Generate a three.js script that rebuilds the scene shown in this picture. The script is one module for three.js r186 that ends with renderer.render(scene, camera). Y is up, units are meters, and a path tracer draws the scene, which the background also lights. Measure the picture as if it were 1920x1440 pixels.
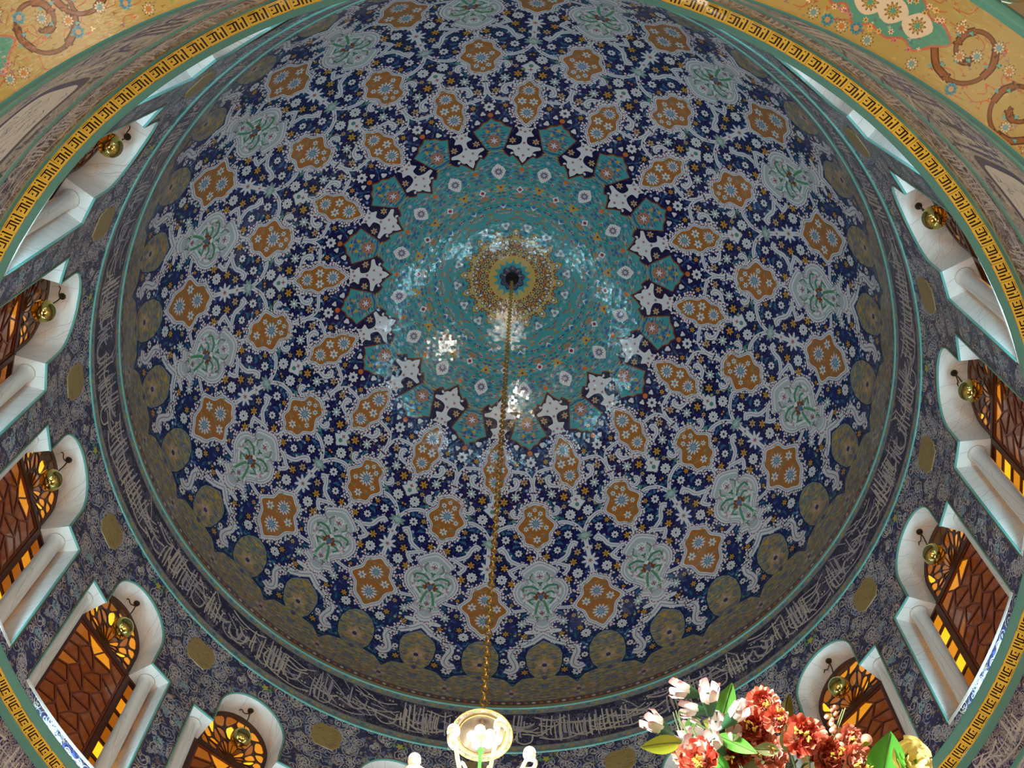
import * as THREE from 'three';
import { mergeGeometries, mergeVertices } from 'three/addons/utils/BufferGeometryUtils.js';
import { RectAreaLightUniformsLib } from 'three/addons/lights/RectAreaLightUniformsLib.js';

// ------------------------------------------------------------------ camera, sky, exposure
const U = 1.5;                       // metres per measuring unit of the building
const EYE = 1.5;                     // camera height above the floor
const Y = (h) => EYE + U * h;        // height h (units above the eye) in metres
const RAD = Math.PI / 180;
const scene = new THREE.Scene();
const renderer = new THREE.WebGLRenderer({ antialias: true });
renderer.toneMapping = THREE.LinearToneMapping;
renderer.toneMappingExposure = 0.93;
renderer.shadowMap.enabled = true;
RectAreaLightUniformsLib.init();
const FOC = 2374.23;                 // focal length in pixels of a 1920 x 1440 frame
const camera = new THREE.PerspectiveCamera(2 * Math.atan(720 / FOC) / RAD, 4 / 3, 0.05, 200);
const EL = 1.219802, ROLL = 0.051826;
const camPos = new THREE.Vector3(0.06364 * U, EYE, 4 * U);
const fwd = new THREE.Vector3(0, Math.sin(EL), -Math.cos(EL));
const rgt0 = new THREE.Vector3(1, 0, 0), up0 = new THREE.Vector3().crossVectors(rgt0, fwd);
const rgt = rgt0.clone().multiplyScalar(Math.cos(ROLL)).addScaledVector(up0, Math.sin(ROLL));
const upv = up0.clone().multiplyScalar(Math.cos(ROLL)).addScaledVector(rgt0, -Math.sin(ROLL));
camera.position.copy(camPos);
camera.quaternion.setFromRotationMatrix(new THREE.Matrix4().makeBasis(rgt, upv, fwd.clone().negate()));
scene.add(camera);
scene.background = new THREE.Color(3.4, 3.5, 3.65);   // overcast daylight beyond the amber windows
const at = (px, py, d) => camPos.clone().addScaledVector(fwd.clone().multiplyScalar(FOC).addScaledVector(rgt, px - 960).addScaledVector(upv, 720 - py).normalize(), d);

const L_CHAND = 40, L_SIDE = 62, L_BAY = 112, L_TUBE = 570, G_TUBE = 60;   // lamp strengths

// ------------------------------------------------------------------ helpers
let seed = 7;
const rnd = (a = 1, b) => { seed = (seed + 0x6d2b79f5) | 0; let t = Math.imul(seed ^ (seed >>> 15), 1 | seed); t = (t + Math.imul(t ^ (t >>> 7), 61 | t)) ^ t; const r = ((t ^ (t >>> 14)) >>> 0) / 4294967296; return b === undefined ? r * a : a + r * (b - a); };
const pick = (l) => l[Math.floor(rnd(l.length))];
const names = new Map();
const numbered = (n) => { const k = names.get(n) ?? 0; names.set(n, k + 1); return k ? n + '_' + String(k).padStart(3, '0') : n; };
function shade(o) { o.traverse((c) => { if (c.isMesh) { c.castShadow = true; c.receiveShadow = true; } }); return o; }
function part(name, geo, mat, parent) { const m = new THREE.Mesh(geo, mat); m.name = name; m.castShadow = m.receiveShadow = true; parent.add(m); return m; }
function struct(name, geo, mat, label) { const m = part(name, geo, mat, scene); m.userData = { kind: 'structure' }; if (label) { m.userData.label = label; } return m; }
function thing(name, label, category, group) { const g = new THREE.Group(); g.name = numbered(name); g.userData = { label, category }; if (group) g.userData.group = group; scene.add(g); return g; }
const PHI0 = 2.044;                  // azimuth of the first symmetry axis, degrees
const SEC = 22.5;
const polar = (r, azDeg, y) => new THREE.Vector3(r * Math.sin(azDeg * RAD), y, r * Math.cos(azDeg * RAD));

// surface of revolution about the y axis seen from inside; rows = [[r, h(units), v]], u = sectors of `span` degrees
function revolve(rows, segs, span = SEC, a0 = PHI0 - SEC / 2, flat = false, from = 0, to = 360) {
  const pos = [], uv = [], uv1 = [], idx = [], n = rows.length;
  const total = (to - from) / 360;
  for (let j = 0; j <= segs; j++) {
    const az = a0 + from + (to - from) * j / segs, u = (from + (to - from) * j / segs) / span;
    for (const [r, h, v] of rows) {
      const p = polar(r * U, az, Y(h)); pos.push(p.x, p.y, p.z); uv.push(u, v); uv1.push(p.x, p.z);
    }
  }
  for (let j = 0; j < segs; j++) for (let i = 0; i < n - 1; i++) {
    const a = j * n + i, b = a + 1, c = a + n, d = c + 1;
    idx.push(a, c, b, b, c, d);
  }
  let g = new THREE.BufferGeometry();
  g.setAttribute('position', new THREE.Float32BufferAttribute(pos, 3)); g.setAttribute('uv', new THREE.Float32BufferAttribute(uv, 2)); g.setAttribute('uv1', new THREE.Float32BufferAttribute(uv1, 2));
  g.setIndex(idx);
  if (flat) g = g.toNonIndexed();
  g.computeVertexNormals();
  if (!flat && total > 0.999) { // close the seam
    const nn = g.attributes.normal;
    for (let i = 0; i < n; i++) { const k = segs * n + i, v = new THREE.Vector3(nn.getX(i) + nn.getX(k), nn.getY(i) + nn.getY(k), nn.getZ(i) + nn.getZ(k)).normalize(); nn.setXYZ(i, v.x, v.y, v.z); nn.setXYZ(k, v.x, v.y, v.z); }
  }
  return g;
}
const flip = (rows) => rows.slice().reverse();

// ------------------------------------------------------------------ canvas painting
const C = (w, h) => { const c = document.createElement('canvas'); c.width = w; c.height = h; return c; };
function tex(canvas, wrap = THREE.RepeatWrapping) { const t = new THREE.CanvasTexture(canvas); t.colorSpace = THREE.SRGBColorSpace; t.wrapS = t.wrapT = wrap; t.magFilter = THREE.LinearFilter; return t; }
const PAL = { navy: '#1c1a58', navy2: '#14123c', cream: '#cfccd0', grey: '#a9adb8', brown: '#a0622c', brownD: '#7a3d18', turq: '#418f94', turqD: '#24688a', tan: '#b59a58', tanD: '#857a5a', gold: '#d9a21c', ochre: '#bd8a34', olive: '#9a9a5c', green: '#2c6b45', blue: '#3a5a9a', teal: '#3f9f90', maroon: '#8a3038', orange: '#c2652a', pink: '#c79a92', white: '#e8e6e4' };
// ----- the dome: sector of 22.5 degrees, a (degrees from a symmetry axis), s (units of arc from the apex)
const POLY = [-0.019256, -0.050043, -0.004521, 0.30533, -0.176498, 3.596974], THMAX = 1.565194;
const rho = (t) => POLY.reduce((v, c) => v * t + c, 0);
const domeTab = []; { let s = 0, px = 0, py = 0; for (let i = 0; i <= 2000; i++) { const t = THMAX * i / 2000, r = rho(t) * Math.sin(t), h = 11 + rho(t) * Math.cos(t); if (i) s += Math.hypot(r - px, h - py); px = r; py = h; domeTab.push([s, r, h]); } }
const STOT = domeTab[2000][0];
const domeAt = (s) => { const S = Math.max(0, Math.min(STOT, s)); let lo = 0, hi = 2000; while (hi - lo > 1) { const m = (lo + hi) >> 1; if (domeTab[m][0] <= S) lo = m; else hi = m; } const f = (S - domeTab[lo][0]) / (domeTab[hi][0] - domeTab[lo][0]); return [domeTab[lo][1] + f * (domeTab[hi][1] - domeTab[lo][1]), domeTab[lo][2] + f * (domeTab[hi][2] - domeTab[lo][2])]; };
const rAt = (s) => Math.max(0.05, domeAt(s)[0]);

class Chart { // paints on a strip whose x is an angle and whose y is a length, with true proportions
  constructor(w, h, aMin, aMax, sMin, sMax, radius) { this.c = C(w, h); this.g = this.c.getContext('2d'); Object.assign(this, { w, h, aMin, aMax, sMin, sMax, radius }); }
  X(a) { return (a - this.aMin) / (this.aMax - this.aMin) * this.w; }
  Yp(s) { return (s - this.sMin) / (this.sMax - this.sMin) * this.h; }
  path(pts) { const g = this.g; g.beginPath(); pts.forEach(([a, s], i) => (i ? g.lineTo(this.X(a), this.Yp(s)) : g.moveTo(this.X(a), this.Yp(s)))); g.closePath(); }
  fill(pts, color) { this.path(pts); this.g.fillStyle = color; this.g.fill(); }
  line(pts, w, color, closed) { // ribbon of true width w
    const n = pts.length, L = [], R = [];
    for (let i = 0; i < n; i++) {
      const p = pts[i], q0 = pts[closed ? (i + n - 1) % n : Math.max(0, i - 1)], q1 = pts[closed ? (i + 1) % n : Math.min(n - 1, i + 1)], r = this.radius(p[1]) * RAD;
      let tx = (q1[0] - q0[0]) * r, ty = q1[1] - q0[1]; const l = Math.hypot(tx, ty) || 1; tx /= l; ty /= l;
      L.push([p[0] - ty * w / 2 / r, p[1] + tx * w / 2]); R.push([p[0] + ty * w / 2 / r, p[1] - tx * w / 2]);
    }
    if (closed) { const g = this.g; g.fillStyle = color; for (let i = 0; i < n; i++) { const k = (i + 1) % n; this.fill([L[i], L[k], R[k], R[i]], color); } } else this.fill([...L, ...R.reverse()], color);
  }
  blob(a, s, R, color, n = 0, depth = 0.18, turn = 0, squash = 1) { // rosette with n petals
    const pts = [], r = this.radius(s) * RAD, m = n ? n * 6 : 20;
    for (let i = 0; i < m; i++) { const t = i / m * 2 * Math.PI, q = R * (n ? 1 - depth + depth * Math.cos(n * (t - turn)) : 1); pts.push([a + q * Math.sin(t) / r, s + q * Math.cos(t) * squash]); }
    this.fill(pts, color);
  }
}
function smooth(pts, k = 6, closed = false) {
  const c = new THREE.CatmullRomCurve3(pts.map(([a, s]) => new THREE.Vector3(a, s * 10, 0)), closed, 'catmullrom', 0.5);
  return c.getPoints((pts.length - (closed ? 0 : 1)) * k).slice(0, closed ? -1 : undefined).map((v) => [v.x, v.y / 10]);
}
const MED = { // outlines of the medallions on one half of the symmetry axis, [a, s], from the tip nearest the apex outwards
  b1: [[0, 2.015], [1.6, 2.08], [3.0, 2.16], [3.05, 2.265], [4.0, 2.343], [2.75, 2.44], [2.6, 2.53], [1.2, 2.57], [0, 2.632]],
  b2: [[0, 2.77], [1.6, 2.795], [2.85, 2.83], [2.75, 2.925], [4.5, 3.04], [3.0, 3.135], [2.7, 3.225], [1.1, 3.26], [0, 3.312]],
  b3: [[0, 3.795], [1.2, 3.84], [2.5, 3.888], [2.75, 3.99], [4.4, 4.11], [2.95, 4.2], [2.3, 4.32], [1.2, 4.38], [0, 4.444]],
  gw: [[0, 3.53], [1.6, 3.565], [3.4, 3.65], [2.6, 3.735], [3.9, 3.76], [4.75, 3.86], [4.1, 3.975], [2.5, 4.06], [1.9, 4.125], [2.6, 4.2], [1.3, 4.24], [1.1, 4.3], [0, 4.33]],
  lobe: [[0, 1.665], [2.3, 1.66], [3.9, 1.7], [5.7, 1.845], [6.7, 1.95], [4.3, 1.985], [3.1, 2.035], [1.4, 2.05], [0, 2.09]],
  dia: [[0, 1.262], [1.6, 1.29], [2.7, 1.33], [3.6, 1.38], [2.4, 1.43], [1.2, 1.45], [0, 1.475]],
};
const whole = (half) => [...half, ...half.slice(1, -1).reverse().map(([a, s]) => [-a, s])];
const grow = (pts, k) => { const s0 = (Math.min(...pts.map((p) => p[1])) + Math.max(...pts.map((p) => p[1]))) / 2; return pts.map(([a, s]) => [a * k, s0 + (s - s0) * (1 + (k - 1) * 0.8)]); };

function paintDome() {
  const ch = new Chart(1024, 2048, -SEC / 2, SEC / 2, 0, STOT, rAt), P = PAL, g = ch.g;
  const M = (f) => { for (const t of [(a) => a, (a) => -a, (a) => SEC - a, (a) => a - SEC]) f((pts) => pts.map(([a, s]) => [t(a), s]), t); };
  g.fillStyle = P.navy; g.fillRect(0, 0, ch.w, ch.h);
  // dark teal leaves and thin vines over the blue ground
  for (let i = 0; i < 900; i++) { const a = rnd(0, 11.25), s = rnd(1.5, 5.2), d = rnd(6.28), l = rnd(0.02, 0.06), r = rAt(s) * RAD; const c = pick(['#1d3f63', '#22566b', '#14123f', '#2b3f86', '#14123f', '#27607a', '#3d6a86']); const pts = [[a - Math.cos(d) * l / r, s - Math.sin(d) * l], [a + Math.sin(d) * l * 0.3 / r, s - Math.cos(d) * l * 0.3], [a + Math.cos(d) * l / r, s + Math.sin(d) * l], [a - Math.sin(d) * l * 0.3 / r, s + Math.cos(d) * l * 0.3]]; M((m) => ch.fill(m(pts), c)); }
  for (let i = 0; i < 130; i++) { const a = rnd(0, 11.25), s = rnd(1.7, 5.0), r = rAt(s) * RAD; M((m) => ch.blob(m([[a, s]])[0][0], s, rnd(0.012, 0.02), pick([P.grey, P.cream, '#8f95b0', P.olive, P.ochre]))); }
  // flowers of the blue field
  const fl = (a, s, R0, k) => M((m, t) => {
    const x = t(a), R = R0 * 0.8;
    if (k === 'W') { ch.blob(x, s, R * 1.25, P.navy2); ch.blob(x, s, R, P.cream, 10, 0.12); ch.blob(x, s, R * 0.62, P.grey, 8, 0.2); ch.blob(x, s, R * 0.42, P.white, 6, 0.2); ch.blob(x, s, R * 0.2, '#4a3a5a'); }
    if (k === 'V') { ch.blob(x, s, R * 1.25, P.navy2); ch.blob(x, s, R, P.cream, 8, 0.15); ch.blob(x, s, R * 0.34, '#26234f', 5, 0.2); }
    if (k === 'G') { ch.blob(x, s, R * 1.2, P.navy2); ch.blob(x, s, R, '#b9bcc0', 8, 0.25); ch.blob(x, s, R * 0.5, '#7fa09a', 8, 0.2); ch.blob(x, s, R * 0.25, P.white); }
    if (k === 'Y') { ch.blob(x, s, R * 1.3, P.navy2); ch.blob(x, s, R, P.ochre, 6, 0.28); ch.blob(x, s, R * 0.35, '#8a5a1c', 6, 0.3); }
    if (k === 'O') { ch.blob(x, s, R * 1.3, P.navy2); ch.blob(x, s, R, '#b09a72', 6, 0.24); ch.blob(x, s, R * 0.4, P.maroon, 5, 0.3); }
    if (k === 'D') { ch.blob(x, s, R * 1.4, P.navy2); ch.blob(x, s, R, P.cream, 3, 0.2); }
    if (k === 'L') { ch.blob(x, s, R, P.green, 4, 0.35); ch.blob(x, s, R * 0.5, '#53807a'); }
  });
  for (const [a, s, R, k] of [[2.3, 2.955, 0.085, 'W'], [11.25, 2.25, 0.085, 'V'], [3.8, 3.19, 0.068, 'V'], [6.8, 3.357, 0.06, 'V'], [3.2, 3.695, 0.085, 'W'], [7.3, 4.284, 0.08, 'G'], [3.4, 4.506, 0.08, 'W'], [4.1, 4.815, 0.055, 'V'], [7.4, 4.847, 0.05, 'V'], [5.7, 5.058, 0.075, 'V'], [6.2, 2.66, 0.08, 'G'], [3.0, 2.722, 0.066, 'Y'], [6.45, 2.26, 0.045, 'Y'], [6.1, 3.145, 0.045, 'Y'], [9.4, 3.422, 0.06, 'Y'], [3.7, 3.544, 0.062, 'Y'], [5.3, 3.745, 0.066, 'Y'], [5.4, 4.022, 0.036, 'Y'], [4.3, 4.416, 0.05, 'Y'], [7.8, 4.459, 0.055, 'Y'], [7.8, 4.997, 0.055, 'Y'], [8.8, 2.478, 0.062, 'O'], [2.4, 3.428, 0.06, 'O'], [5.2, 4.229, 0.04, 'O'], [3.5, 2.84, 0.04, 'O'], [9.0, 2.16, 0.042, 'D'], [9.0, 2.7, 0.032, 'D'], [5.9, 2.775, 0.03, 'D'], [7.5, 2.556, 0.036, 'D'], [6.7, 2.05, 0.05, 'D'], [6.1, 3.989, 0.036, 'D'], [5.7, 2.96, 0.06, 'L'], [8.6, 3.1, 0.04, 'L'], [9.9, 3.62, 0.04, 'L'], [3.1, 5.03, 0.035, 'L'], [2.9, 1.975, 0.036, 'D'], [9.6, 2.32, 0.03, 'D'], [7.2, 3.6, 0.035, 'D']]) fl(a, s, R, k);
  fl(4.3, 1.775, 0.056, 'O');
  M((m, t) => ch.blob(t(11.25), 2.135, 0.03, P.orange));
  // white strapwork
  const rib = (pts, w0, closed) => { const w = w0 * 0.86, q = smooth(pts, 8, closed); M((m) => ch.line(m(q), w * 1.5, '#3a3c66', closed)); M((m) => ch.line(m(q), w * 1.15, P.cream, closed)); M((m) => ch.line(m(q), w * 0.18, '#7d839a', closed)); for (let i = 3; i < q.length - 2; i += 6) { const r = rAt(q[i][1]) * RAD, tx = (q[i + 1][0] - q[i - 1][0]) * r, ty = q[i + 1][1] - q[i - 1][1], l = Math.hypot(tx, ty) || 1, sd = i % 12 === 3 ? 1 : -1, A = q[i][0] - ty / l * w * 0.8 * sd / r, S = q[i][1] + tx / l * w * 0.8 * sd; M((m, t) => { ch.blob(t(A), S, w * 0.62, P.cream, 3, 0.35, i); ch.blob(t(A), S, w * 0.22, P.maroon, 4, 0.4); }); } };
  const leafs = (pts) => { for (const [a, s] of pts) M((m, t) => { ch.blob(t(a), s, 0.044, P.navy2, 4, 0.3); ch.blob(t(a), s, 0.04, P.cream, 3, 0.35, rnd(6)); ch.blob(t(a), s, 0.011, P.maroon); }); };
  rib([[4.0, 2.343], [6.5, 2.35], [8.5, 2.362], [9.9, 2.392], [10.8, 2.456], [11.25, 2.54]], 0.04); rib([[11.25, 2.52], [11.25, 2.65], [11.25, 2.77]], 0.05);
  rib([[4.5, 3.04], [6.7, 3.039], [4.6, 3.02], [2.0, 3.075], [0.6, 3.16], [0, 3.23]].slice(1), 0.045);
  rib([[0, 2.63], [0, 2.7], [0, 2.76]], 0.04);
  rib([[3.1, 2.56], [4.6, 2.57], [6.2, 2.545], [6.9, 2.49], [6.3, 2.445], [5.5, 2.455]], 0.05); leafs([[3.6, 2.47], [4.3, 2.52], [4.6, 2.42], [3.6, 2.62], [9.3, 2.42], [10.2, 2.62], [9.9, 2.78]]);
  rib([[8.0, 2.87], [6.6, 2.91], [5.4, 2.89], [5.2, 2.84], [6.0, 2.82]], 0.045); leafs([[8.1, 2.79], [7.4, 2.83], [7.0, 2.94], [3.9, 2.2], [4.5, 2.12], [3.0, 2.03], [5.0, 2.19], [1.8, 3.12]]);
  rib([[11.25, 3.31], [11.25, 3.4], [11.25, 3.53]], 0.05); leafs([[10.5, 3.43], [9.0, 3.34], [8.3, 3.25], [9.6, 3.5], [8.0, 3.17], [7.6, 3.24]]);
  rib([[11.0, 3.52], [9.4, 3.522], [7.2, 3.505], [4.8, 3.44], [3.9, 3.345], [2.9, 3.3], [2.0, 3.33]], 0.05); rib([[7.6, 3.51], [6.0, 3.55], [4.9, 3.59], [5.6, 3.65], [6.4, 3.67]], 0.045);
  rib([[0, 3.24], [0, 3.4], [0, 3.6], [0, 3.79]], 0.05); M((m, t) => { ch.blob(t(0), 3.4, 0.065, P.cream, 4, 0.3); ch.blob(t(0), 3.57, 0.11, P.cream, 8, 0.28); ch.blob(t(0), 3.57, 0.03, P.maroon, 6, 0.4); ch.blob(t(0), 3.4, 0.02, P.maroon, 4, 0.4); });
  rib([[8.8, 4.085], [6.4, 4.105], [4.4, 4.11]], 0.042); leafs([[3.2, 3.86], [4.0, 3.92], [3.8, 3.8], [6.6, 4.17], [3.9, 4.26], [3.4, 4.34], [3.0, 4.4], [5.0, 3.9], [6.0, 3.86], [1.6, 4.47]]);
  M((m) => ch.fill(m([[11.25, 4.34], [9.9, 4.31], [9.2, 4.36], [7.7, 4.39], [8.0, 4.425], [9.8, 4.43], [11.25, 4.47]]), P.cream)); leafs([[9.2, 4.36]]);
  rib([[11.25, 4.44], [9.5, 4.522], [7.3, 4.595], [5.9, 4.655], [5.35, 4.74], [6.0, 4.84], [6.2, 4.93], [5.4, 4.985], [4.3, 4.96]], 0.075); leafs([[8.3, 4.52], [6.6, 4.56], [7.0, 4.62], [5.6, 4.62], [6.4, 4.7], [7.4, 4.5]]);
  M((m) => ch.fill(m([[0, 2.93], [0.9, 2.885], [2.4, 2.838], [1.3, 2.8], [1.5, 2.75], [0, 2.735]]), P.cream)); M((m, t) => { ch.blob(t(0), 2.79, 0.025, P.maroon, 4, 0.4); ch.blob(t(0), 2.85, 0.025, '#4d7f76'); });
  M((m, t) => { ch.blob(t(0), 3.245, 0.11, '#7d968f', 6, 0.2, 0, 0.55); ch.blob(t(0), 3.245, 0.055, '#a3b5b5', 5, 0.2, 0, 0.6); });
  // palmettes between the turquoise lobes
  M((m) => ch.fill(m([[0, 2.03], [2.4, 2.0], [3.6, 1.93], [5.4, 1.84], [7.4, 1.69], [8.9, 1.655], [7, 1.585], [4.4, 1.578], [2.2, 1.52], [0, 1.435]]), P.navy2));
  fl(4.4, 1.775, 0.056, 'O');
  M((m) => ch.fill(m(smooth([[0, 2.005], [1, 1.955], [2.9, 1.965], [2.2, 1.905], [3.3, 1.85], [1.3, 1.83], [0.9, 1.79], [1.4, 1.735], [3.5, 1.71], [6.4, 1.71], [6.7, 1.675], [4.2, 1.64], [3.4, 1.57], [1.8, 1.56], [1.0, 1.485], [0, 1.462]], 4)), P.cream));
  M((m, t) => { for (const [a, s] of [[0, 1.9], [0, 1.745], [2.0, 1.665], [0, 1.58], [1.6, 1.92]]) ch.blob(t(a), s, 0.02, P.maroon, 5, 0.4); ch.blob(t(4.6), 1.6, 0.02, P.cream); });
  // turquoise field
  const turq = [[0, 0], [0, 1.44], [2.4, 1.525], [4.4, 1.58], [5.7, 1.555], [7, 1.588], [8.8, 1.655], [8.0, 1.675], [7.35, 1.7], [5.6, 1.845], [4.5, 1.95], [6.9, 1.98], [8.15, 2.035], [9.9, 2.05], [11.25, 2.095], [11.25, 0]];
  M((m) => ch.line(m(turq.slice(1, -1)), 0.04, P.navy2)); M((m) => ch.fill(m(turq), P.turq)); M((m) => ch.line(m(turq.slice(1, -1)), 0.014, P.brownD));
  const inT = (a, s) => s < 1.42 + a * 0.018 || (a > 6.2 + Math.abs(s - 1.87) * 9 && s < 2.02);
  for (let i = 0; i < 800; i++) { const a = rnd(0, 11.25), s = 0.35 + 1.7 * Math.sqrt(rnd()); if (!inT(a, s) || rnd() > rAt(s) / 1.6) continue; const r = rAt(s) * RAD, w = rnd(0.01, 0.024), k = rnd(); const c = k < 0.42 ? pick(['#2f5c8c', '#2a5282', '#2f7f94']) : k < 0.6 ? pick(['#a5693a', '#a8854a', '#a06a48']) : pick(['#a58a8c', '#8a6670', '#4fa8a2', '#357f6e', '#8fa0a4', '#2c7d78']); M((m) => ch.fill(m([[a - w * 1.5 / r, s], [a, s - w * 0.55], [a + w * 1.5 / r, s], [a, s + w * 0.55]]), c)); }
  const at2 = (a, s, f) => M((m, t) => f(t(a)));
  at2(11.25, 1.785, (x) => { ch.blob(x, 1.785, 0.092, '#a56a48', 8, 0.16); ch.blob(x, 1.785, 0.075, '#a5845c', 8, 0.2); ch.blob(x, 1.785, 0.062, '#8f5560', 8, 0.2); ch.blob(x, 1.785, 0.045, P.cream, 6, 0.35); });
  at2(11.25, 1.9, (x) => { ch.blob(x, 1.93, 0.035, P.turqD, 5, 0.2); ch.blob(x, 2.0, 0.022, P.ochre); });
  at2(9.3, 1.9, (x) => ch.blob(x, 1.92, 0.02, P.ochre)); at2(11.25, 1.53, (x) => { ch.blob(x, 1.535, 0.06, '#3a8494', 6, 0.2); ch.blob(x, 1.535, 0.03, '#b0a0a0', 6, 0.3); });
  at2(0, 1.39, (x) => ch.blob(x, 1.39, 0.028, P.orange));
  for (const [a, s, k] of [[0, 1.125, 1], [11.25, 1.14, 2], [11.25, 0.91, 3], [0, 0.92, 4], [5.6, 0.86, 4], [11.25, 0.66, 5], [5.6, 1.28, 4], [5.6, 1.02, 4]]) at2(a, s, (x) => {
    const r = rAt(s) * RAD;
    if (k === 1) { ch.fill([[x, s - 0.05], [x + 0.045 / r, s], [x, s + 0.05], [x - 0.045 / r, s]], P.cream); ch.blob(x, s, 0.02, P.maroon); }
    if (k === 2) { ch.fill([[x, s - 0.055], [x + 0.055 / r, s + 0.045], [x - 0.055 / r, s + 0.045]], P.ochre); ch.blob(x, s + 0.02, 0.014, '#3a3a6a'); }
    if (k === 3) { ch.fill([[x, s - 0.03], [x + 0.04 / r, s + 0.02], [x, s], [x - 0.04 / r, s + 0.02]], P.cream); ch.blob(x, s + 0.02, 0.02, P.blue); }
    if (k === 4) { ch.blob(x, s, 0.026, P.pink, 5, 0.4); ch.blob(x, s, 0.01, P.maroon); }
    if (k === 5) { ch.blob(x, s, 0.055, P.cream, 3, 0.25, Math.PI); ch.blob(x, s, 0.02, '#6a8a9a'); }
  });
  M((m) => ch.fill(m(grow(whole(MED.dia).map(([a, s]) => [11.25 + a, s]).filter(([a]) => a <= 11.3), 1)), P.cream));
  { const d = whole(MED.dia); for (const o of [11.25, -11.25]) { ch.fill(d.map(([a, s]) => [a + o, s]), P.cream); ch.blob(o, 1.368, 0.055, '#8a6a76', 10, 0.2); ch.blob(o, 1.368, 0.042, '#4a5a7c', 10, 0.25); ch.blob(o, 1.368, 0.02, P.grey); } }
  // star of buff tiles round the apex
  M((m) => ch.fill(m([[0, 0.05], [0, 0.63], [2.6, 0.6], [3.2, 0.55], [6, 0.53], [7.4, 0.56], [8.6, 0.52], [11.25, 0.5], [11.25, 0.05]]), P.tan)); M((m) => ch.line(m([[0, 0.63], [2.6, 0.6], [3.2, 0.55], [6, 0.53], [7.4, 0.56], [8.6, 0.52], [11.25, 0.5]]), 0.012, '#7a6a4a'));
  for (const [a, s, R] of [[0, 0.345, 0.042], [0, 0.46, 0.028], [0, 0.56, 0.028], [11.25, 0.43, 0.03], [5.6, 0.47, 0.018]]) at2(a, s, (x) => { ch.blob(x, s, R * 1.35, '#c2ab6c'); ch.blob(x, s, R, '#62685a'); ch.blob(x, s, R * 0.6, s > 0.4 ? P.cream : '#a59a5a'); });
  for (let i = 0; i < 60; i++) { const a = rnd(0, 11.25), s = rnd(0.28, 0.55); M((m, t) => ch.blob(t(a), s, 0.008, pick([P.maroon, '#3a3a5a', '#7a6a4a', P.brownD]))); }
  M((m) => ch.fill(m([[0, 0], [0, 0.235], [5.6, 0.19], [11.25, 0.175], [11.25, 0]]), '#3f8f98'));
  // medallions with their white frames
  const med = (key, off, body) => { for (const o of off) { const out = smooth(whole(MED[key]), 4, true); ch.fill(grow(out, 1.27).map(([a, s]) => [a + o, s]), '#3f4168'); grow(out, 1.24).forEach(([a, s], i) => { if (i % 2 && s > 1.2) { ch.blob(a + o, s, 0.034, P.cream, 3, 0.35, i); ch.blob(a + o, s, 0.009, P.maroon); } }); ch.fill(grow(out, 1.2).map(([a, s]) => [a + o, s]), P.cream); ch.line(grow(out, 1.1).map(([a, s]) => [a + o, s]), 0.008, '#7d839a', true); body(out, o); } };
  const browns = (list) => (out, o) => {
    ch.fill(out.map(([a, s]) => [a + o, s]), P.brown);
    for (const [a, s, R, k] of list) for (const q of a ? [1, -1] : [1]) { const x = o + a * q; if (k) { ch.blob(x, s, R, P.cream, 12, 0.22); ch.blob(x, s, R * 0.66, '#5b6c94', 10, 0.25); ch.blob(x, s, R * 0.3, '#7a9a9e'); } else { ch.blob(x, s, R, '#cfd2cf', 6, 0.25); ch.blob(x, s, R * 0.45, '#7d6a7c', 6, 0.3); } }
    const s0 = out.reduce((v, p) => v + p[1], 0) / out.length;
    const first = seed; seed = 99; for (let i = 0; i < 22; i++) { const a = rnd(0.2, 2.4), s = s0 + rnd(-0.26, 0.26), w = rnd(0.012, 0.03), r = rAt(s) * RAD; for (const q of [1, -1]) ch.fill([[o + a * q - w * 1.4 / r, s], [o + a * q, s - w * 0.4], [o + a * q + w * 1.4 / r, s], [o + a * q, s + w * 0.4]], pick(['#7d7a5c', '#5f7a72', '#8d8a6a', '#c07a3a', '#9a7448'])); } seed = first;
    for (const [a, s, R, k] of list) for (const q of a ? [1, -1] : [1]) { const x = o + a * q; if (k) { ch.blob(x, s, R, P.cream, 12, 0.22); ch.blob(x, s, R * 0.66, '#5b6c94', 10, 0.25); ch.blob(x, s, R * 0.3, '#7a9a9e'); } else { ch.blob(x, s, R, '#cfd2cf', 6, 0.25); ch.blob(x, s, R * 0.45, '#7d6a7c', 6, 0.3); } }
  };
  med('b1', [0], browns([[0, 2.49, 0.075, 1], [1.65, 2.332, 0.055, 0], [0, 2.17, 0.085, 1]]));
  med('b2', [-11.25, 11.25], browns([[0, 3.0, 0.095, 1], [0, 3.2, 0.05, 0], [2.5, 3.06, 0.035, 0], [1.4, 2.88, 0.035, 0], [0, 2.83, 0.03, 0]]));
  med('b3', [0], browns([[0, 3.98, 0.09, 1], [2.45, 4.088, 0.055, 0], [0, 4.26, 0.1, 1]]));
  med('gw', [-11.25, 11.25], (out, o) => {
    ch.fill(out.map(([a, s]) => [a + o, s]), '#a7aeb2');
    for (const q of [1, -1]) for (const pts of [[[0, 3.6], [1.3, 3.62], [2.3, 3.68], [1.6, 3.76], [0.5, 3.8]], [[0.4, 3.83], [1.6, 3.76], [3.2, 3.8], [4.0, 3.87], [3.3, 3.96], [2.2, 3.93], [2.4, 3.87]], [[3.1, 3.99], [2.0, 4.04], [1.3, 4.1], [1.9, 4.17], [0.8, 4.22]], [[0.3, 4.02], [1.0, 4.12], [0.4, 4.2]], [[0.5, 3.7], [0.9, 3.66], [0.3, 3.62]]]) ch.line(smooth(pts, 6).map(([a, s]) => [o + a * q, s]), 0.026, '#d2d2d4');
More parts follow.
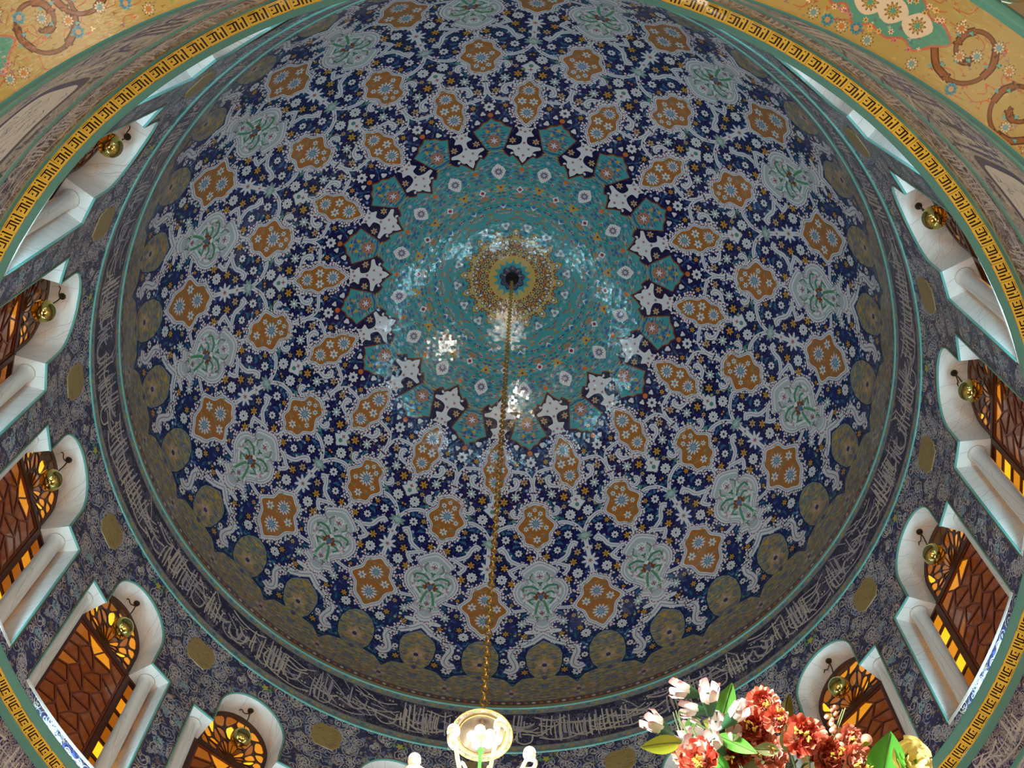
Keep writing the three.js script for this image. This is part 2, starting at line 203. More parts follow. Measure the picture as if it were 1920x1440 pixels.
    { const f0 = seed; seed = 77; for (let i = 0; i < 90; i++) { const s = rnd(3.58, 4.26), lim = s < 3.7 ? 2.2 : s < 4.02 ? 3.7 : 1.4, a = rnd(0, lim), R = rnd(0.012, 0.026), c = pick(['#9aa0a8', '#b3a3ac', '#8aa398', '#dcdcdc', '#a99aa6', '#7f97a0', '#d0d2d2']), sd = seed; for (const q of [1, -1]) { seed = sd; ch.blob(o + a * q, s, R, c, 3, 0.4, q * rnd(6)); } } seed = f0; }
    const both = (a, s, R, c, n = 0, d = 0.3, sq = 1) => { for (const q of a ? [1, -1] : [1]) ch.blob(o + a * q, s, R, c, n, d, 0, sq); };
    const ln = (pts, w, c) => { for (const q of [1, -1]) ch.line(smooth(pts, 6).map(([a, s]) => [o + a * q, s]), w, c); };
    ln([[1.5, 3.62], [2.1, 3.69], [1.4, 3.74]], 0.022, '#5c8f72'); ln([[0.4, 3.84], [1.8, 3.79], [3.4, 3.8], [3.6, 3.86]], 0.024, '#3f7d58'); ln([[0.6, 3.9], [2.0, 3.87], [2.8, 3.9]], 0.022, '#3f7d58'); ln([[0.4, 3.98], [0.9, 4.06], [1.3, 4.16]], 0.03, '#4f8a63'); ln([[0.8, 3.95], [2.4, 3.97], [1.7, 4.03]], 0.02, '#3f7d58');
    both(0, 3.665, 0.03, P.maroon, 4, 0.4); both(0, 3.76, 0.035, P.green, 3, 0.4); both(0, 3.92, 0.07, P.brownD, 5, 0.3); both(0.9, 3.93, 0.045, P.brownD, 4, 0.3); both(0, 3.93, 0.035, '#4f6a86'); both(0, 4.155, 0.03, P.maroon, 4, 0.4);
    for (const [a, s] of [[3.3, 3.9], [3.6, 3.94], [2.7, 3.97], [2.6, 3.7], [3.9, 3.82], [1.9, 3.66], [1.7, 4.18], [0.9, 4.25], [2.9, 3.84]]) both(a, s, 0.022, '#a3667a', 3, 0.4);
    both(1.0, 4.21, 0.03, P.green, 3, 0.4);
  });
  // buff fringe
  const tan = [[0, 4.535], [1.2, 4.56], [2.2, 4.61], [3.05, 4.72], [3.15, 4.86], [2.8, 4.98], [1.9, 5.075], [3.2, 5.1], [4.3, 5.12], [5.0, 5.17], [5.8, 5.24], [6.6, 5.17], [7.4, 5.11], [8.5, 5.1], [9.7, 5.085], [8.8, 5.0], [8.3, 4.88], [8.1, 4.75], [8.5, 4.66], [9.3, 4.61], [10.3, 4.57], [11.25, 4.53]];
  M((m) => ch.line(m(tan), 0.035, P.navy2)); M((m) => ch.fill(m([...tan, [11.25, STOT], [0, STOT]]), P.tanD)); M((m) => ch.line(m(tan), 0.013, '#6f8288'));
  const spots = Array.from({ length: 1500 }, () => [rnd(0, 11.25), rnd(4.55, 5.53), rnd(0.01, 0.03), pick(['#5f6f86', '#4f5f7a', '#a08448', '#a5834c', '#7a6a78', '#8f7a6c', '#998a5c', '#6a7468', '#a39868', '#5f6a70', '#857050', '#6a5f68'])]);
  M((m) => { g.save(); ch.path(m([...tan, [11.25, STOT], [0, STOT]])); g.clip(); for (const [a, s, w, c] of spots) { const r = rAt(s) * RAD; ch.fill(m([[a - w * 1.5 / r, s], [a, s - w * 0.6], [a + w * 1.5 / r, s], [a, s + w * 0.6]]), c); } g.restore(); });
  for (const o of [0, 11.25]) at2(o, 4.89, (x) => { ch.blob(x, 4.89, 0.12, '#a58a64', 6, 0.2); ch.blob(x, 4.89, 0.075, '#b59a92', 4, 0.35); ch.blob(x, 4.895, 0.028, '#3a3358'); ch.blob(x, 4.7, 0.035, '#5a6a80', 5, 0.3); ch.blob(x, 4.62, 0.03, P.ochre, 4, 0.3); ch.blob(x, 5.1, 0.03, '#4a4a6a'); });
  at2(5.6, 5.36, (x) => { ch.blob(x, 5.36, 0.075, '#a88f92', 4, 0.35); ch.blob(x, 5.365, 0.025, '#5a3a3a'); });
  g.fillStyle = '#5a4038'; g.fillRect(0, ch.Yp(5.515), ch.w, ch.h); g.fillStyle = '#9a8a5a'; g.fillRect(0, ch.Yp(5.6), ch.w, ch.h);
  for (let i = 0; i < 18; i++) { const a = -11.25 + (i + 0.5) * SEC / 18; ch.blob(a, 5.557, 0.022, i % 2 ? '#c0a69a' : '#a9623c'); ch.blob(a + 0.6, 5.53, 0.014, '#4a4a66'); }
  return tex(ch.c);
}
function spiral(ch, a, s, R, w, color, dir = 1, t0 = 0, turns = 1.6) {
  const pts = [], r = ch.radius(s) * RAD; for (let i = 0; i <= 52; i++) { const f = i / 52, q = R * (1 - 0.82 * f), t = t0 + dir * f * turns * 2 * Math.PI; pts.push([a + q * Math.cos(t) / r, s + q * Math.sin(t)]); }
  ch.line(pts, w, color); return pts;
}
const flower = (ch, a, s, R, c1, c2, n = 8) => { ch.blob(a, s, R, c1, n, 0.28, rnd(6)); ch.blob(a, s, R * 0.45, c2, 5, 0.2); };
function arabesque(ch, n, Rm, cols, strokeCols, wrap) { // dense scrollwork that repeats across the strip
  const span = ch.aMax - ch.aMin, rep = (a, f) => { for (const o of wrap ? [0, span, -span] : [0]) { const x = a + o; if (x > ch.aMin - 4 && x < ch.aMax + 4) f(x); } };
  const hs = ch.sMax - ch.sMin;
  for (let i = 0; i < n * 3; i++) { const a = rnd(ch.aMin, ch.aMax), s = ch.sMin + rnd(hs), R = rnd(0.25, 0.7) * Rm, c = pick(cols), sd = seed; rep(a, (x) => { seed = sd; ch.blob(x, s, R, c, pick([3, 4, 5, 6]), 0.35, rnd(6)); }); }
  for (let i = 0; i < n; i++) { const a = rnd(ch.aMin, ch.aMax), s = ch.sMin + rnd(hs), R = rnd(0.7, 1.9) * Rm, c = pick(strokeCols), d = rnd() < 0.5 ? 1 : -1, t = rnd(6.28), sd = seed; rep(a, (x) => { seed = sd; const p = spiral(ch, x, s, R, Rm * 0.18, c, d, t); ch.blob(p[52][0], p[52][1], Rm * 0.3, c, 5, 0.3); ch.blob(p[32][0], p[32][1], Rm * 0.22, c, 3, 0.3); ch.blob(p[32][0], p[32][1], Rm * 0.2, pick(cols), 4, 0.3); }); }
  for (let i = 0; i < n * 2; i++) { const a = rnd(ch.aMin, ch.aMax), s = ch.sMin + rnd(hs), R = rnd(0.16, 0.34) * Rm, c = pick(strokeCols), sd = seed; rep(a, (x) => { seed = sd; ch.blob(x, s, R, c, 5, 0.35); ch.blob(x, s, R * 0.35, '#4a3550'); }); }
}
function paintDrum() {
  const ch = new Chart(1024, 1800, -11.25, 11.25, -10.36, -7.77, () => 3.66), g = ch.g; seed = 31;
  g.fillStyle = '#33304f'; g.fillRect(0, 0, ch.w, ch.h);
  arabesque(ch, 620, 0.042, ['#3d4478', '#1f1e40', '#56465a', '#7a644e', '#5a7484', '#8a744c', '#34325a', '#66708c', '#1f1e40', '#85705a'], ['#b3a6a2', '#a3989a', '#bfb2a6', '#97908f', '#8f97a0'], true);
  for (const [a, s] of [[0, -8.35], [1.2, -9.1], [-1.2, -9.1], [0, -9.55], [0.4, -8.75]]) { for (let i = 0; i < 9; i++) ch.blob(a + rnd(-0.7, 0.7), s + rnd(-0.04, 0.04), rnd(0.02, 0.036), pick(['#71888f', '#7d959a', '#67808c', '#8a9a9c']), 4, 0.3, rnd(6)); }
  for (const o of [11.25, -11.25]) { ch.blob(o, -10.25, 0.04, '#a8a03c', 5, 0.2); ch.blob(o + (o > 0 ? -0.9 : 0.9), -10.25, 0.03, '#5f8a5a', 4, 0.3); }
  return tex(ch.c);
}
function calligraphy(ch, n, hTop, hBot, cols, wS, wrap) { // tall shafts, long sweeping strokes and bowls of a monumental script
  const span = ch.aMax - ch.aMin, H = hBot - hTop, r = ch.radius(0) * RAD;
  const rep = (pts, w, c) => { for (const o of wrap ? [0, span, -span] : [0]) ch.line(pts.map(([a, s]) => [a + o, s]), w, c); };
  for (let i = 0; i < n; i++) {
    const a = ch.aMin + span * (i + rnd()) / n, c = pick(cols), k = rnd();
    if (k < 0.36) { const m = 1 + Math.floor(rnd(4)); for (let j = 0; j < m; j++) { const x = a + j * wS * 2.6 / r, l = rnd(0.55, 0.95); rep(smooth([[x + rnd(-0.02, 0.02) / r, hTop + H * (0.96 - l)], [x, hTop + H * 0.6], [x - 0.01 / r, hTop + H * rnd(0.7, 0.95)]], 4), wS * 0.9, c); } } else if (k < 0.72) { const l = rnd(0.2, 0.5), s = hTop + H * rnd(0.12, 0.9); rep(smooth([[a, s - H * 0.05], [a + l * 0.3 / r, s + H * 0.05], [a + l * 0.7 / r, s + H * rnd(-0.03, 0.05)], [a + l / r, s - H * rnd(0.02, 0.12)]], 5), wS * rnd(0.8, 1.3), c); } else if (k < 0.88) { const s = hTop + H * rnd(0.35, 0.8), R = H * rnd(0.12, 0.24); rep(smooth([[a - R / r, s - R * 0.7], [a - R * 0.8 / r, s + R * 0.6], [a + R * 0.1 / r, s + R], [a + R * 0.9 / r, s + R * 0.4], [a + R / r, s - R * 0.5]], 5), wS, c); } else { const s = hTop + H * rnd(0.15, 0.9), l = rnd(0.15, 0.35); rep(smooth([[a, s], [a + l * 0.5 / r, s - H * 0.25], [a + l / r, s - H * 0.42]], 5), wS * 0.7, c); }
    if (rnd() < 0.6) { const x = a + rnd(-0.1, 0.1) / r, s = hTop + H * rnd(0.1, 0.9); ch.blob(x, s, wS * 0.8, c, 4, 0.1); ch.blob(x + wS * 2 / r, s, wS * 0.8, c, 4, 0.1); }
  }
}
function paintInscription() { // band under the dome, 90 degrees of it, s = -h
  const ch = new Chart(2048, 400, 0, 90, -11.02, -10.35, () => 3.59), g = ch.g; seed = 47;
  g.fillStyle = '#2a2440'; g.fillRect(0, 0, ch.w, ch.h);
  arabesque(ch, 420, 0.032, ['#4a3a4a', '#3d3a70', '#5a4a50', '#6f6048', '#2a2440', '#56506a'], ['#6f6672', '#7d6f70', '#5f5c78'], true);
  calligraphy(ch, 150, -10.92, -10.46, ['#b5a698', '#aba0a0', '#c0b2a4', '#a0959a'], 0.017, true);
  for (const [s0, s1] of [[-11.02, -10.93], [-10.45, -10.35]]) {
    g.fillStyle = '#7d8584'; g.fillRect(0, ch.Yp(s0), ch.w, ch.Yp(s1) - ch.Yp(s0)); g.fillStyle = '#6a5040'; g.fillRect(0, ch.Yp(s0 < -10.9 ? s1 : s0) - 2, ch.w, 5);
    for (let i = 0; i < 60; i++) { const a = i * 1.5 + 0.4, sm = (s0 + s1) / 2; ch.blob(a, sm, 0.028, ['#a8964a', '#5c6f80', '#9a7a68'][i % 3], 5, 0.25); ch.blob(a + 0.75, sm + 0.02, 0.016, '#66787c', 3, 0.3); ch.blob(a + 0.75, sm - 0.02, 0.014, '#a39a92', 3, 0.3); }
  }
  return tex(ch.c);
}
function paintBand1() { // script under the gold, 45 degrees, s = -h
  const ch = new Chart(2048, 240, 0, 45, -7.62, -7.28, () => 3.8), g = ch.g; seed = 53;
  g.fillStyle = '#39324e'; g.fillRect(0, 0, ch.w, ch.h);
  arabesque(ch, 420, 0.03, ['#5f4a50', '#33336a', '#7a5f4a', '#4a4a78', '#8a7a6a', '#6f7f94', '#25234a'], ['#9c9296', '#8d8790', '#a89a8e'], true);
  calligraphy(ch, 75, -7.61, -7.3, ['#b9b0b0', '#aaa2a8', '#c2b8b0'], 0.015, true);
  return tex(ch.c);
}
function paintBand2() { // 45 degrees centred on an axis, s = -h
  const ch = new Chart(2048, 840, -22.5, 22.5, -7.28, -5.98, () => 3.85), g = ch.g; seed = 61;
  g.fillStyle = '#b3aaa5'; g.fillRect(0, 0, ch.w, ch.h);
  arabesque(ch, 420, 0.05, ['#8a859a', '#b3a59a', '#7f7fa2', '#9c9088', '#b39c7a', '#62629a', '#b3a8ac', '#a59e90'], ['#c4bab2', '#9a94a0', '#7f80a0'], true);
  for (let i = 0; i < 190; i++) { const a = rnd(-22.5, 22.5), s = rnd(-7.2, -6.1); ch.blob(a, s, rnd(0.025, 0.08), pick(['#2c2c68', '#35387a', '#26264f']), pick([3, 4, 5]), 0.4, rnd(6), rnd(0.5, 1)); }
  calligraphy(ch, 80, -7.2, -6.1, ['#33346e', '#2c2c5c', '#3d4080', '#cfc4bb', '#c6bcb8'], 0.026, true);
  // pale inscribed panel in a dark cartouche
  const cart = (k, c) => ch.fill(smooth([[-5.6 * k, -6.63], [-5.0 * k, -6.63 - 0.3 * k], [0, -6.63 - 0.33 * k], [5.0 * k, -6.63 - 0.3 * k], [5.6 * k, -6.63], [5.0 * k, -6.63 + 0.3 * k], [0, -6.63 + 0.33 * k], [-5.0 * k, -6.63 + 0.3 * k]], 8, true), c);
  cart(1.28, '#b0a69c'); cart(1.2, '#2f2f66'); cart(1.02, '#e0dad4');
  for (let i = 0; i < 90; i++) { const a = rnd(-4.8, 4.4), s = -6.63 + rnd(-0.26, 0.26); ch.line(smooth([[a, s], [a + rnd(0.2, 0.8), s + rnd(-0.03, 0.03)], [a + rnd(0.4, 1.3), s + rnd(-0.04, 0.04)]], 3), 0.008, pick(['#8f8c94', '#a09890', '#77788c'])); }
  return tex(ch.c);
}
function paintKufic() { // one repeat of the square script, top edge = outer edge
  const c = C(256, 192), g = c.getContext('2d'), k = 256 / 14.2, y = 192 / 10;
  g.fillStyle = '#e6bb45'; g.fillRect(0, 0, 256, 192); g.fillStyle = '#c29c4c'; g.fillRect(0, 0, 256, 0.55 * y); g.fillStyle = '#d9a844'; g.fillRect(0, 9.5 * y, 256, 10);
  const bar = (x0, y0, x1, y1, col = '#2b1c1e', w = 1.15) => { g.fillStyle = col; g.fillRect(Math.min(x0, x1) * k - (x0 === x1 ? w * k / 2 : 0), Math.min(y0, y1) * y - (y0 === y1 ? w * y * 0.42 : 0), Math.abs(x1 - x0) * k + (x0 === x1 ? w * k : 0), Math.abs(y1 - y0) * y + (y0 === y1 ? w * y * 0.84 : 0)); };
  bar(1.2, 1.15, 6.6, 1.15, '#9a6f1c', 0.6); bar(0.9, 2.5, 7.4, 2.5); bar(7.2, 2.2, 7.2, 8.6); bar(5.0, 2.5, 5.0, 7.6); bar(1.2, 7.6, 5.3, 7.6); bar(1.4, 5.0, 2.8, 5.0); bar(1.6, 3.8, 3.6, 3.8, '#b0801c', 0.5);
  bar(9.7, 4.3, 9.7, 8.7); bar(9.2, 1.9, 10.0, 1.9); bar(12.2, 1.5, 12.2, 8.7); bar(11.3, 1.7, 12.4, 1.7);
  return tex(c);
}
function paintSoffit(side) { // 45 degrees of the buff soffit; s runs from the inner edge (3.86) outwards
  const ch = new Chart(2048, 256, side > 0 ? 0 : -45, side > 0 ? 45 : 0, 3.86, 4.24, () => 4.04), g = ch.g; seed = side > 0 ? 71 : 83;
  g.fillStyle = '#9c8850'; g.fillRect(0, 0, ch.w, ch.h);
  for (let i = 0; i < 700; i++) { const a = rnd(ch.aMin, ch.aMax), s = rnd(3.86, 4.24); ch.blob(a, s, rnd(0.006, 0.016), pick(['#b0542c', '#ab9660', '#8a5a34', '#8f9444', '#a58444', '#80646c', '#b09c62', '#955a40']), 3, 0.4, rnd(6), rnd(0.4, 1)); }
  for (let i = 0; i < 120; i++) { const a = rnd(ch.aMin, ch.aMax), s = rnd(3.9, 4.2), d = rnd(6.28), l = rnd(0.03, 0.08), r = 4.04 * RAD; ch.line(smooth([[a, s], [a + Math.cos(d) * l / r, s + Math.sin(d) * l * 0.7], [a + Math.cos(d + 0.6) * l * 1.8 / r, s + Math.sin(d + 0.6) * l * 1.2]], 4), 0.005, '#a0603c'); ch.blob(a + Math.cos(d + 0.6) * l * 1.8 / r, s + Math.sin(d + 0.6) * l * 1.2, 0.013, pick(['#b0502c', '#7d8f3c', '#8a5a6a', '#d6c49a']), 3, 0.4, d); }
  const vine = (a, s, R0, dir, t0) => { const R = R0 * 1.12; spiral(ch, a, s, R, 0.021, '#4a2c1a', dir, t0, 1.45); const p = spiral(ch, a, s, R, 0.014, '#74481f', dir, t0, 1.45); for (const i of [6, 19, 33, 45]) { const l = [[p[i - 3][0], p[i - 3][1]], [p[i][0], p[i][1]], [p[i + 3][0], p[i + 3][1]]]; ch.line(smooth(l, 5), 0.036, '#4a2c1a'); ch.line(smooth(l, 5), 0.024, '#7d4c22'); ch.blob(p[i + 3][0], p[i + 3][1], 0.026, '#4a2c1a', 3, 0.4, rnd(6)); ch.blob(p[i + 3][0], p[i + 3][1], 0.018, '#80501f', 3, 0.4, rnd(6)); ch.blob(p[i][0] + 0.3, p[i][1] + 0.016, 0.017, '#33504e', 3, 0.25, rnd(6), 0.7); ch.blob(p[i][0] + 0.3, p[i][1] + 0.016, 0.013, '#5f938c', 3, 0.25, rnd(6), 0.7); ch.blob(p[i][0] - 0.3, p[i][1] - 0.016, 0.014, '#5f938c', 3, 0.25, rnd(6), 0.7); } };
  const teal = (a) => { const o = smooth([[a - 4.2, 4.04], [a - 3.4, 3.97], [a - 2.6, 3.99], [a - 1.6, 3.93], [a - 0.6, 3.96], [a + 0.6, 3.94], [a + 1.6, 3.97], [a + 2.6, 3.95], [a + 3.4, 4.0], [a + 4.4, 4.05], [a + 3.4, 4.1], [a + 2.4, 4.1], [a + 1.4, 4.15], [a, 4.13], [a - 1.4, 4.16], [a - 2.6, 4.1], [a - 3.4, 4.12]], 6, true); ch.fill(o, '#4f8674'); ch.line(o, 0.01, '#a8604c', true); for (let i = 0; i < 60; i++) { const q = a + rnd(-3.2, 3.2); ch.blob(q, 4.04 + rnd(-0.075, 0.075), rnd(0.006, 0.014), pick(['#7a4a58', '#a8a49a', '#b07a6a', '#3f6f6a', '#c9b89a', '#4f7f8c']), 4, 0.4, rnd(6)); } for (const [d, s] of [[-1.3, 4.04], [0.2, 4.05], [2.0, 4.045]]) { ch.fill(smooth([[a + d - 1.0, s - 0.01], [a + d - 0.4, s - 0.052], [a + d + 0.3, s - 0.05], [a + d + 1.0, s + 0.01], [a + d + 0.4, s + 0.052], [a + d - 0.3, s + 0.05]], 3, true), '#c4b49c'); ch.blob(a + d, s, 0.04, '#6a4a38', 10, 0.25); ch.blob(a + d, s, 0.033, '#a8924c', 10, 0.3); ch.blob(a + d, s, 0.016, '#4f8a7a', 5, 0.2); } for (let i = 0; i < 26; i++) flower(ch, a + rnd(-3.4, 3.4), 4.04 + (rnd() < 0.5 ? -1 : 1) * rnd(0.06, 0.1), 0.014, pick(['#d8c09a', '#b07a86', '#d0a85a']), '#8a4a3a', 6); };
  const small = (a, s, k) => { if (k === 0) { ch.blob(a, s, 0.03, '#3f7d8c', 8, 0.12); ch.blob(a, s, 0.022, '#2f5f80', 7, 0.3); ch.blob(a, s, 0.013, '#a5825a'); } else { ch.blob(a, s, 0.032, '#5a4634', 9, 0.25); ch.blob(a, s, 0.026, '#bfb190', 9, 0.22); ch.blob(a, s, 0.014, k === 1 ? '#6a8a8a' : '#a5703a'); } };
  const deco = side > 0 ? { t: [8.0, 23.2], v: [[28.9, 4.07, 0.15, 1, 3], [33.6, 4.0, 0.14, -1, 0], [38, 4.08, 0.15, 1, 2], [14.5, 4.04, 0.14, 1, 1], [43, 4.0, 0.14, -1, 0], [2.2, 4.04, 0.14, -1, 2]] } : { t: [-37.0, -20.5], v: [[-30.6, 4.05, 0.15, -1, 0.4], [-27.2, 4.1, 0.13, 1, 2], [-14, 4.04, 0.14, 1, 1], [-42, 4.05, 0.14, -1, 1], [-9, 4.05, 0.14, 1, 0], [-3, 4.04, 0.14, -1, 0]] };
  for (const v of deco.v) vine(...v);
  deco.t.forEach(teal);
  const c0 = side > 0 ? [[19, 3.905, 1], [20, 3.9, 0], [21, 3.9, 2], [22.9, 3.895, 1], [21.9, 3.92, 0], [26.2, 3.9, 1], [29.3, 3.9, 0], [31.6, 4.1, 2], [28.5, 4.03, 2], [30.2, 4.15, 1], [33.8, 3.91, 1], [27.6, 4.13, 2], [29.4, 4.07, 1], [36, 4.15, 0], [36, 3.91, 2], [34.4, 4.12, 1], [40, 3.92, 0]] : [[-34.4, 3.92, 1], [-33.4, 3.91, 2], [-30.4, 4.06, 1], [-31.6, 4.11, 0], [-28.8, 3.94, 0], [-29, 4.0, 2], [-26.8, 3.99, 1], [-25.2, 3.96, 0], [-24, 3.9, 2], [-32.6, 4.18, 1], [-27.6, 4.19, 2], [-38, 3.92, 0], [-40, 4.16, 1]];
  for (const f of c0) small(...f);
  g.fillStyle = '#a5884e'; g.fillRect(0, 0, ch.w, 6);
  return tex(ch.c);
}
function paintMarble() {
  const c = C(512, 512), g = c.getContext('2d'); seed = 91; g.fillStyle = '#ded9d4'; g.fillRect(0, 0, 512, 512);
  for (let i = 0; i < 40; i++) { g.globalAlpha = 0.05; g.fillStyle = pick(['#b9b4b8', '#cfc4b6', '#ffffff', '#aab0bc']); g.beginPath(); g.ellipse(rnd(512), rnd(512), rnd(30, 120), rnd(15, 50), 0.7, 0, 7); g.fill(); }
  for (let i = 0; i < 46; i++) { g.globalAlpha = rnd(0.15, 0.6); g.strokeStyle = pick(['#80838f', '#a08f80', '#6b6e80']); g.lineWidth = rnd(0.6, 3.2); g.beginPath(); let x = rnd(512), y = rnd(512), d = rnd(0.4, 1.1); g.moveTo(x, y); for (let k = 0; k < 14; k++) { d += rnd(-0.35, 0.35); x += Math.cos(d) * 18; y += Math.sin(d) * 18; g.lineTo(x, y); } g.stroke(); }
  g.globalAlpha = 1; return tex(c);
}
function noiseCells(n, size, tilt) { // normal map of small glazed pieces, each set a little askew, with their joints
  const W = size, data = new Uint8Array(W * W * 4), pts = [];
  seed = 17; for (let j = 0; j < n; j++) for (let i = 0; i < n; i++) pts.push([(i + rnd(0.15, 0.85)) / n, (j + rnd(0.15, 0.85)) / n, (rnd() + rnd() - 1) * tilt, (rnd() + rnd() - 1) * tilt]);
  for (let y = 0; y < W; y++) for (let x = 0; x < W; x++) {
    const fx = x / W, fy = y / W, ci = Math.floor(fx * n), cj = Math.floor(fy * n); let b = 9, b2 = 9, q = null;
    for (let j = -1; j <= 1; j++) for (let i = -1; i <= 1; i++) { const p = pts[((cj + j + n) % n) * n + (ci + i + n) % n]; let dx = fx - p[0], dy = fy - p[1]; dx -= Math.round(dx); dy -= Math.round(dy); const d = dx * dx + dy * dy; if (d < b) { b2 = b; b = d; q = [p[2] + dx * n * 0.05, p[3] + dy * n * 0.05]; } else if (d < b2) b2 = d; }
    const o = (y * W + x) * 4, z = Math.sqrt(Math.max(0, 1 - q[0] * q[0] - q[1] * q[1])); data[o] = 127.5 + 127.5 * q[0]; data[o + 1] = 127.5 + 127.5 * q[1]; data[o + 2] = 127.5 + 127.5 * z; data[o + 3] = 255;
  }
  const t = new THREE.DataTexture(data, W, W); t.wrapS = t.wrapT = THREE.RepeatWrapping; t.magFilter = THREE.LinearFilter; t.needsUpdate = true; return t;
}
const cellsTop = noiseCells(32, 512, 0.10); cellsTop.channel = 1; cellsTop.repeat.set(0.6, 0.6);
const cells = cellsTop.clone(); cells.channel = 0; cells.repeat.set(4, 6); cells.needsUpdate = true;
const std = (o) => new THREE.MeshStandardMaterial(o), phy = (o) => new THREE.MeshPhysicalMaterial(o);
const lin = (r, g, b) => new THREE.Color().setRGB(r, g, b);
const MAT = {
  dome: phy({ map: paintDome(), roughness: 0.1, normalMap: cellsTop, normalScale: new THREE.Vector2(0.3, 0.3) }),
  drum: phy({ map: paintDrum(), roughness: 0.22, normalMap: cells, normalScale: new THREE.Vector2(0.5, 0.5) }),
  insc: phy({ map: paintInscription(), roughness: 0.25, normalMap: cells, normalScale: new THREE.Vector2(0.5, 0.5) }),
  band1: phy({ map: paintBand1(), roughness: 0.25, normalMap: cells, normalScale: new THREE.Vector2(0.5, 0.5) }),
  band2: phy({ map: paintBand2(), roughness: 0.25, normalMap: cells, normalScale: new THREE.Vector2(0.5, 0.5) }),
  gold: phy({ map: paintKufic(), roughness: 0.14 }),
  soffitR: phy({ map: paintSoffit(1), roughness: 0.12, normalMap: cells, normalScale: new THREE.Vector2(0.4, 0.4) }),
  soffitL: phy({ map: paintSoffit(-1), roughness: 0.12, normalMap: cells, normalScale: new THREE.Vector2(0.4, 0.4) }),
  marble: phy({ map: paintMarble(), roughness: 0.3 }),
  teal: phy({ color: '#5f948c', roughness: 0.16, normalMap: cells, normalScale: new THREE.Vector2(0.35, 0.35) }),
  tealD: phy({ color: '#4d857c', roughness: 0.2 }),
  brownLine: std({ color: '#6a5638', roughness: 0.5 }),
  ochre: phy({ color: '#b18a3a', roughness: 0.3 }),
  brass: phy({ color: lin(0.72, 0.50, 0.16), metalness: 1, roughness: 0.22 }),
  darkBrass: phy({ color: lin(0.35, 0.22, 0.08), metalness: 1, roughness: 0.35 }),
  globe: phy({ color: lin(0.62, 0.52, 0.16), metalness: 1, roughness: 0.1 }),
  wood: std({ color: '#45200f', roughness: 0.4 }), lattice: std({ color: '#6f3212', roughness: 0.35 }),
  navyTile: phy({ color: '#17143c', roughness: 0.25 }),
  iron: std({ color: '#3a3026', roughness: 0.5, metalness: 0.6 }),
  plaster: std({ color: '#b8a684', roughness: 0.8 }),
  carpet: std({ color: '#7d5a48', roughness: 0.95 }),
  mirror: phy({ color: '#d8d4cc', metalness: 1, roughness: 0.08 }),
  tube: std({ color: '#ffffff', emissive: lin(0.46, 0.85, 1.0), emissiveIntensity: G_TUBE }),
};
// ------------------------------------------------------------------ the dome
{
  const rows = []; for (let i = 0; i <= 110; i++) { const s = STOT * i / 110, [r, h] = domeAt(s); rows.push([Math.max(r, 0.001), h, 1 - s / STOT]); }
  const dome = struct('ceiling', revolve(rows, 256), MAT.dome, 'great tiled dome with blue, turquoise and brown arabesques');
  const normalAt = (s) => { const [r0, h0] = domeAt(s - 0.01), [r1, h1] = domeAt(s + 0.01), l = Math.hypot(r1 - r0, h1 - h0); return [(h1 - h0) / l, -(r1 - r0) / l]; }; // points to the inside
  function patch(half, k, axis, lift) { // a raised piece of the tiling, cut along an outline
    const out = grow(smooth(whole(half), 3, true), k), s0 = (Math.min(...out.map((p) => p[1])) + Math.max(...out.map((p) => p[1]))) / 2, N = out.length;
    const pos = [], nor = [], uv = [], uv1 = [], idx = [], R = [0.001, 0.35, 0.7, 1];
    const put = (a, s, up) => { const [r, h] = domeAt(s), [nr, nh] = normalAt(s), p = polar((r * U + nr * up), axis + a, Y(h) + nh * up), n = polar(nr, axis + a, nh); pos.push(p.x, p.y, p.z); nor.push(n.x, n.y, n.z); uv.push((axis + a - PHI0) / SEC + 0.5, 1 - s / STOT); uv1.push(p.x, p.z); };
    for (const q of R) for (const [a, s] of out) put(a * q, s0 + (s - s0) * q, lift);
    for (const [a, s] of out) put(a, s, -0.01);
    for (let j = 0; j < R.length; j++) for (let i = 0; i < N; i++) { const a = j * N + i, b = j * N + (i + 1) % N, c = a + N, d = b + N; idx.push(a, c, b, b, c, d); }
    const g = new THREE.BufferGeometry(); g.setAttribute('position', new THREE.Float32BufferAttribute(pos, 3)); g.setAttribute('normal', new THREE.Float32BufferAttribute(nor, 3)); g.setAttribute('uv', new THREE.Float32BufferAttribute(uv, 2)); g.setAttribute('uv1', new THREE.Float32BufferAttribute(uv1, 2)); g.setIndex(idx); return g;
  }
  for (let i = 0; i < 16; i++) {
    const a0 = PHI0 + i * SEC, a1 = a0 + SEC / 2;
    part('brown_medallion', patch(MED.b1, 1.2, a0, 0.014), MAT.dome, dome); part('brown_medallion', patch(MED.b3, 1.2, a0, 0.014), MAT.dome, dome);
    part('brown_medallion', patch(MED.b2, 1.2, a1, 0.014), MAT.dome, dome); part('white_medallion', patch(MED.gw, 1.17, a1, 0.014), MAT.dome, dome);
    part('turquoise_lobe', patch(MED.lobe, 1.0, a1, 0.01), MAT.dome, dome); part('white_diamond', patch(MED.dia, 1.0, a1, 0.01), MAT.dome, dome);
  }
}
